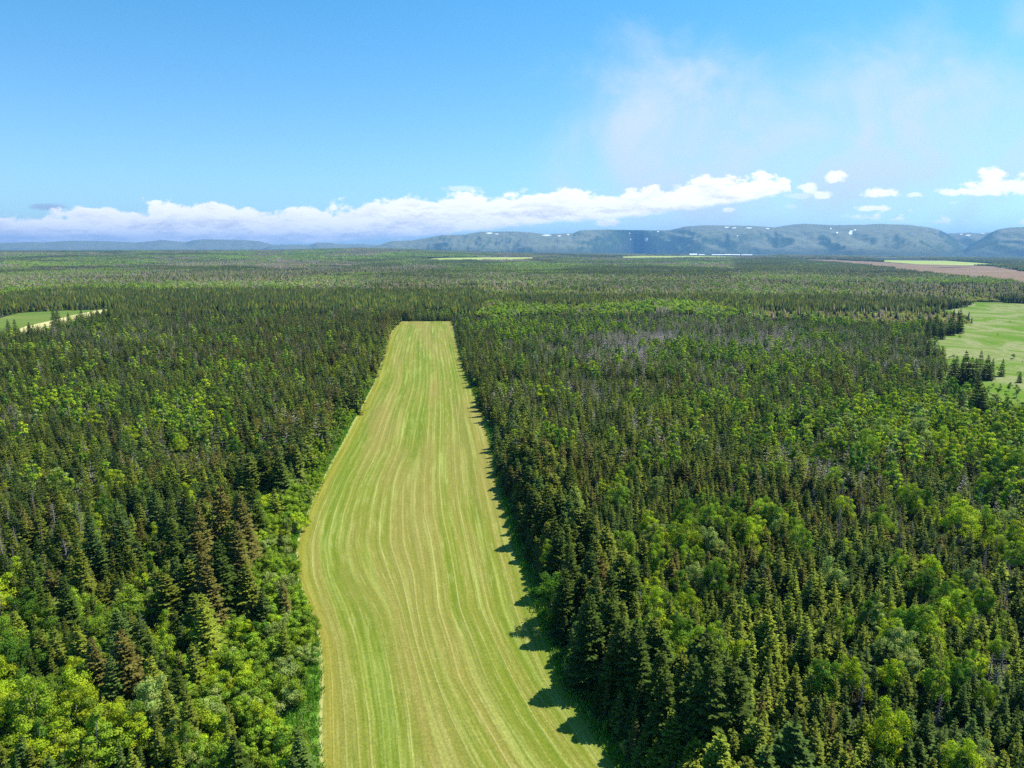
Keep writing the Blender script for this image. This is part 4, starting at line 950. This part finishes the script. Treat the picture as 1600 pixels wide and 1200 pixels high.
# ------------------------------------------------------------------ long farm sheds
M_WHITE, t, o = new_mat('white_metal_roof'); principled(t, o, (.86, .87, .88), .45, .4)
M_WALL, t, o = new_mat('grey_wall'); principled(t, o, (.45, .46, .46), .8, .2)
def shed(x0, x1, py, h, D, label):
    a = ray(x0, 396); b = ray(x1, 396); a = a/a[1]*D; b = b/b[1]*D; L = b[0]-a[0]; cx = (a[0]+b[0])/2
    z = float(terrain(cx, D))
    e = bpy.data.objects.new('farm_shed', None); COL.objects.link(e); e.location = (cx, D, z-1); setp(e, label, 'shed', 'white farm sheds below the mountains')
    w2, d2 = L/2, 14; wh = h*.45
    v = [(-w2, -d2, 0), (w2, -d2, 0), (w2, d2, 0), (-w2, d2, 0), (-w2, -d2, wh), (w2, -d2, wh), (w2, d2, wh), (-w2, d2, wh), (-w2, 0, h-.3), (w2, 0, h-.3)]
    f = [(0, 1, 5, 4), (1, 2, 6, 9, 5), (2, 3, 7, 6), (3, 0, 4, 8, 7)]
    me = bpy.data.meshes.new('wall'); me.from_pydata(v, [], f); me.materials.append(M_WALL); link('wall', me, e)
    o_ = .8; v = []
    for zz in (0, .35): v += [(-w2-o_, -d2-o_, wh-.5+zz), (w2+o_, -d2-o_, wh-.5+zz), (w2+o_, 0, h+zz), (-w2-o_, 0, h+zz), (w2+o_, d2+o_, wh-.5+zz), (-w2-o_, d2+o_, wh-.5+zz)]
    f = [(6, 7, 8, 9), (9, 8, 10, 11), (3, 2, 1, 0), (5, 4, 2, 3), (0, 1, 7, 6), (4, 5, 11, 10), (1, 2, 8, 7), (2, 4, 10, 8), (3, 0, 6, 9), (5, 3, 9, 11)]
    me = bpy.data.meshes.new('roof'); me.from_pydata(v, [], f); me.materials.append(M_WHITE); link('roof', me, e)
for (x0, x1, h, lb) in ((1077.5, 1089, 15, 'tallest white-roofed farm shed, leftmost of the sheds under the mountains'), (1091.5, 1101, 9, 'short low white farm shed, second from left under the mountains'),
                        (1112, 1130, 9, 'long low white-roofed farm shed, third from left under the mountains'), (1131, 1143, 11, 'bright white farm shed in the middle of the long shed row'),
                        (1144, 1156, 9, 'low white farm shed just right of the bright middle shed'), (1158, 1175, 8, 'long lowest pale farm shed, rightmost under the mountains')):
    shed(x0, x1, 396, h, 6400, lb)

# ------------------------------------------------------------------ air
hb = np.array([(-26000, -3000, -60), (26000, -3000, -60), (26000, 27000, -60), (-26000, 27000, -60), (-26000, -3000, 640), (26000, -3000, 640), (26000, 27000, 640), (-26000, 27000, 640)])
hf = np.array([(3, 2, 1, 0), (4, 5, 6, 7), (0, 1, 5, 4), (1, 2, 6, 5), (2, 3, 7, 6), (3, 0, 4, 7)])
M_HAZE = bpy.data.materials.new('haze'); M_HAZE.use_nodes = True; M_HAZE.node_tree.nodes.clear(); t = NT(M_HAZE.node_tree)
o = t.add('ShaderNodeOutputMaterial')
pv = t.add('ShaderNodeVolumePrincipled', {'Color': (.20, .51, 1.0, 1), 'Density': 5.8e-5, 'Anisotropy': 0.2}); t.l.new(pv.outputs[0], o.inputs['Volume'])
HZ = link('haze', mesh_from('haze', hb, hf, [M_HAZE])); HZ['kind'] = 'stuff'; HZ['label'] = 'thin blue summer haze between the forest and the hills'
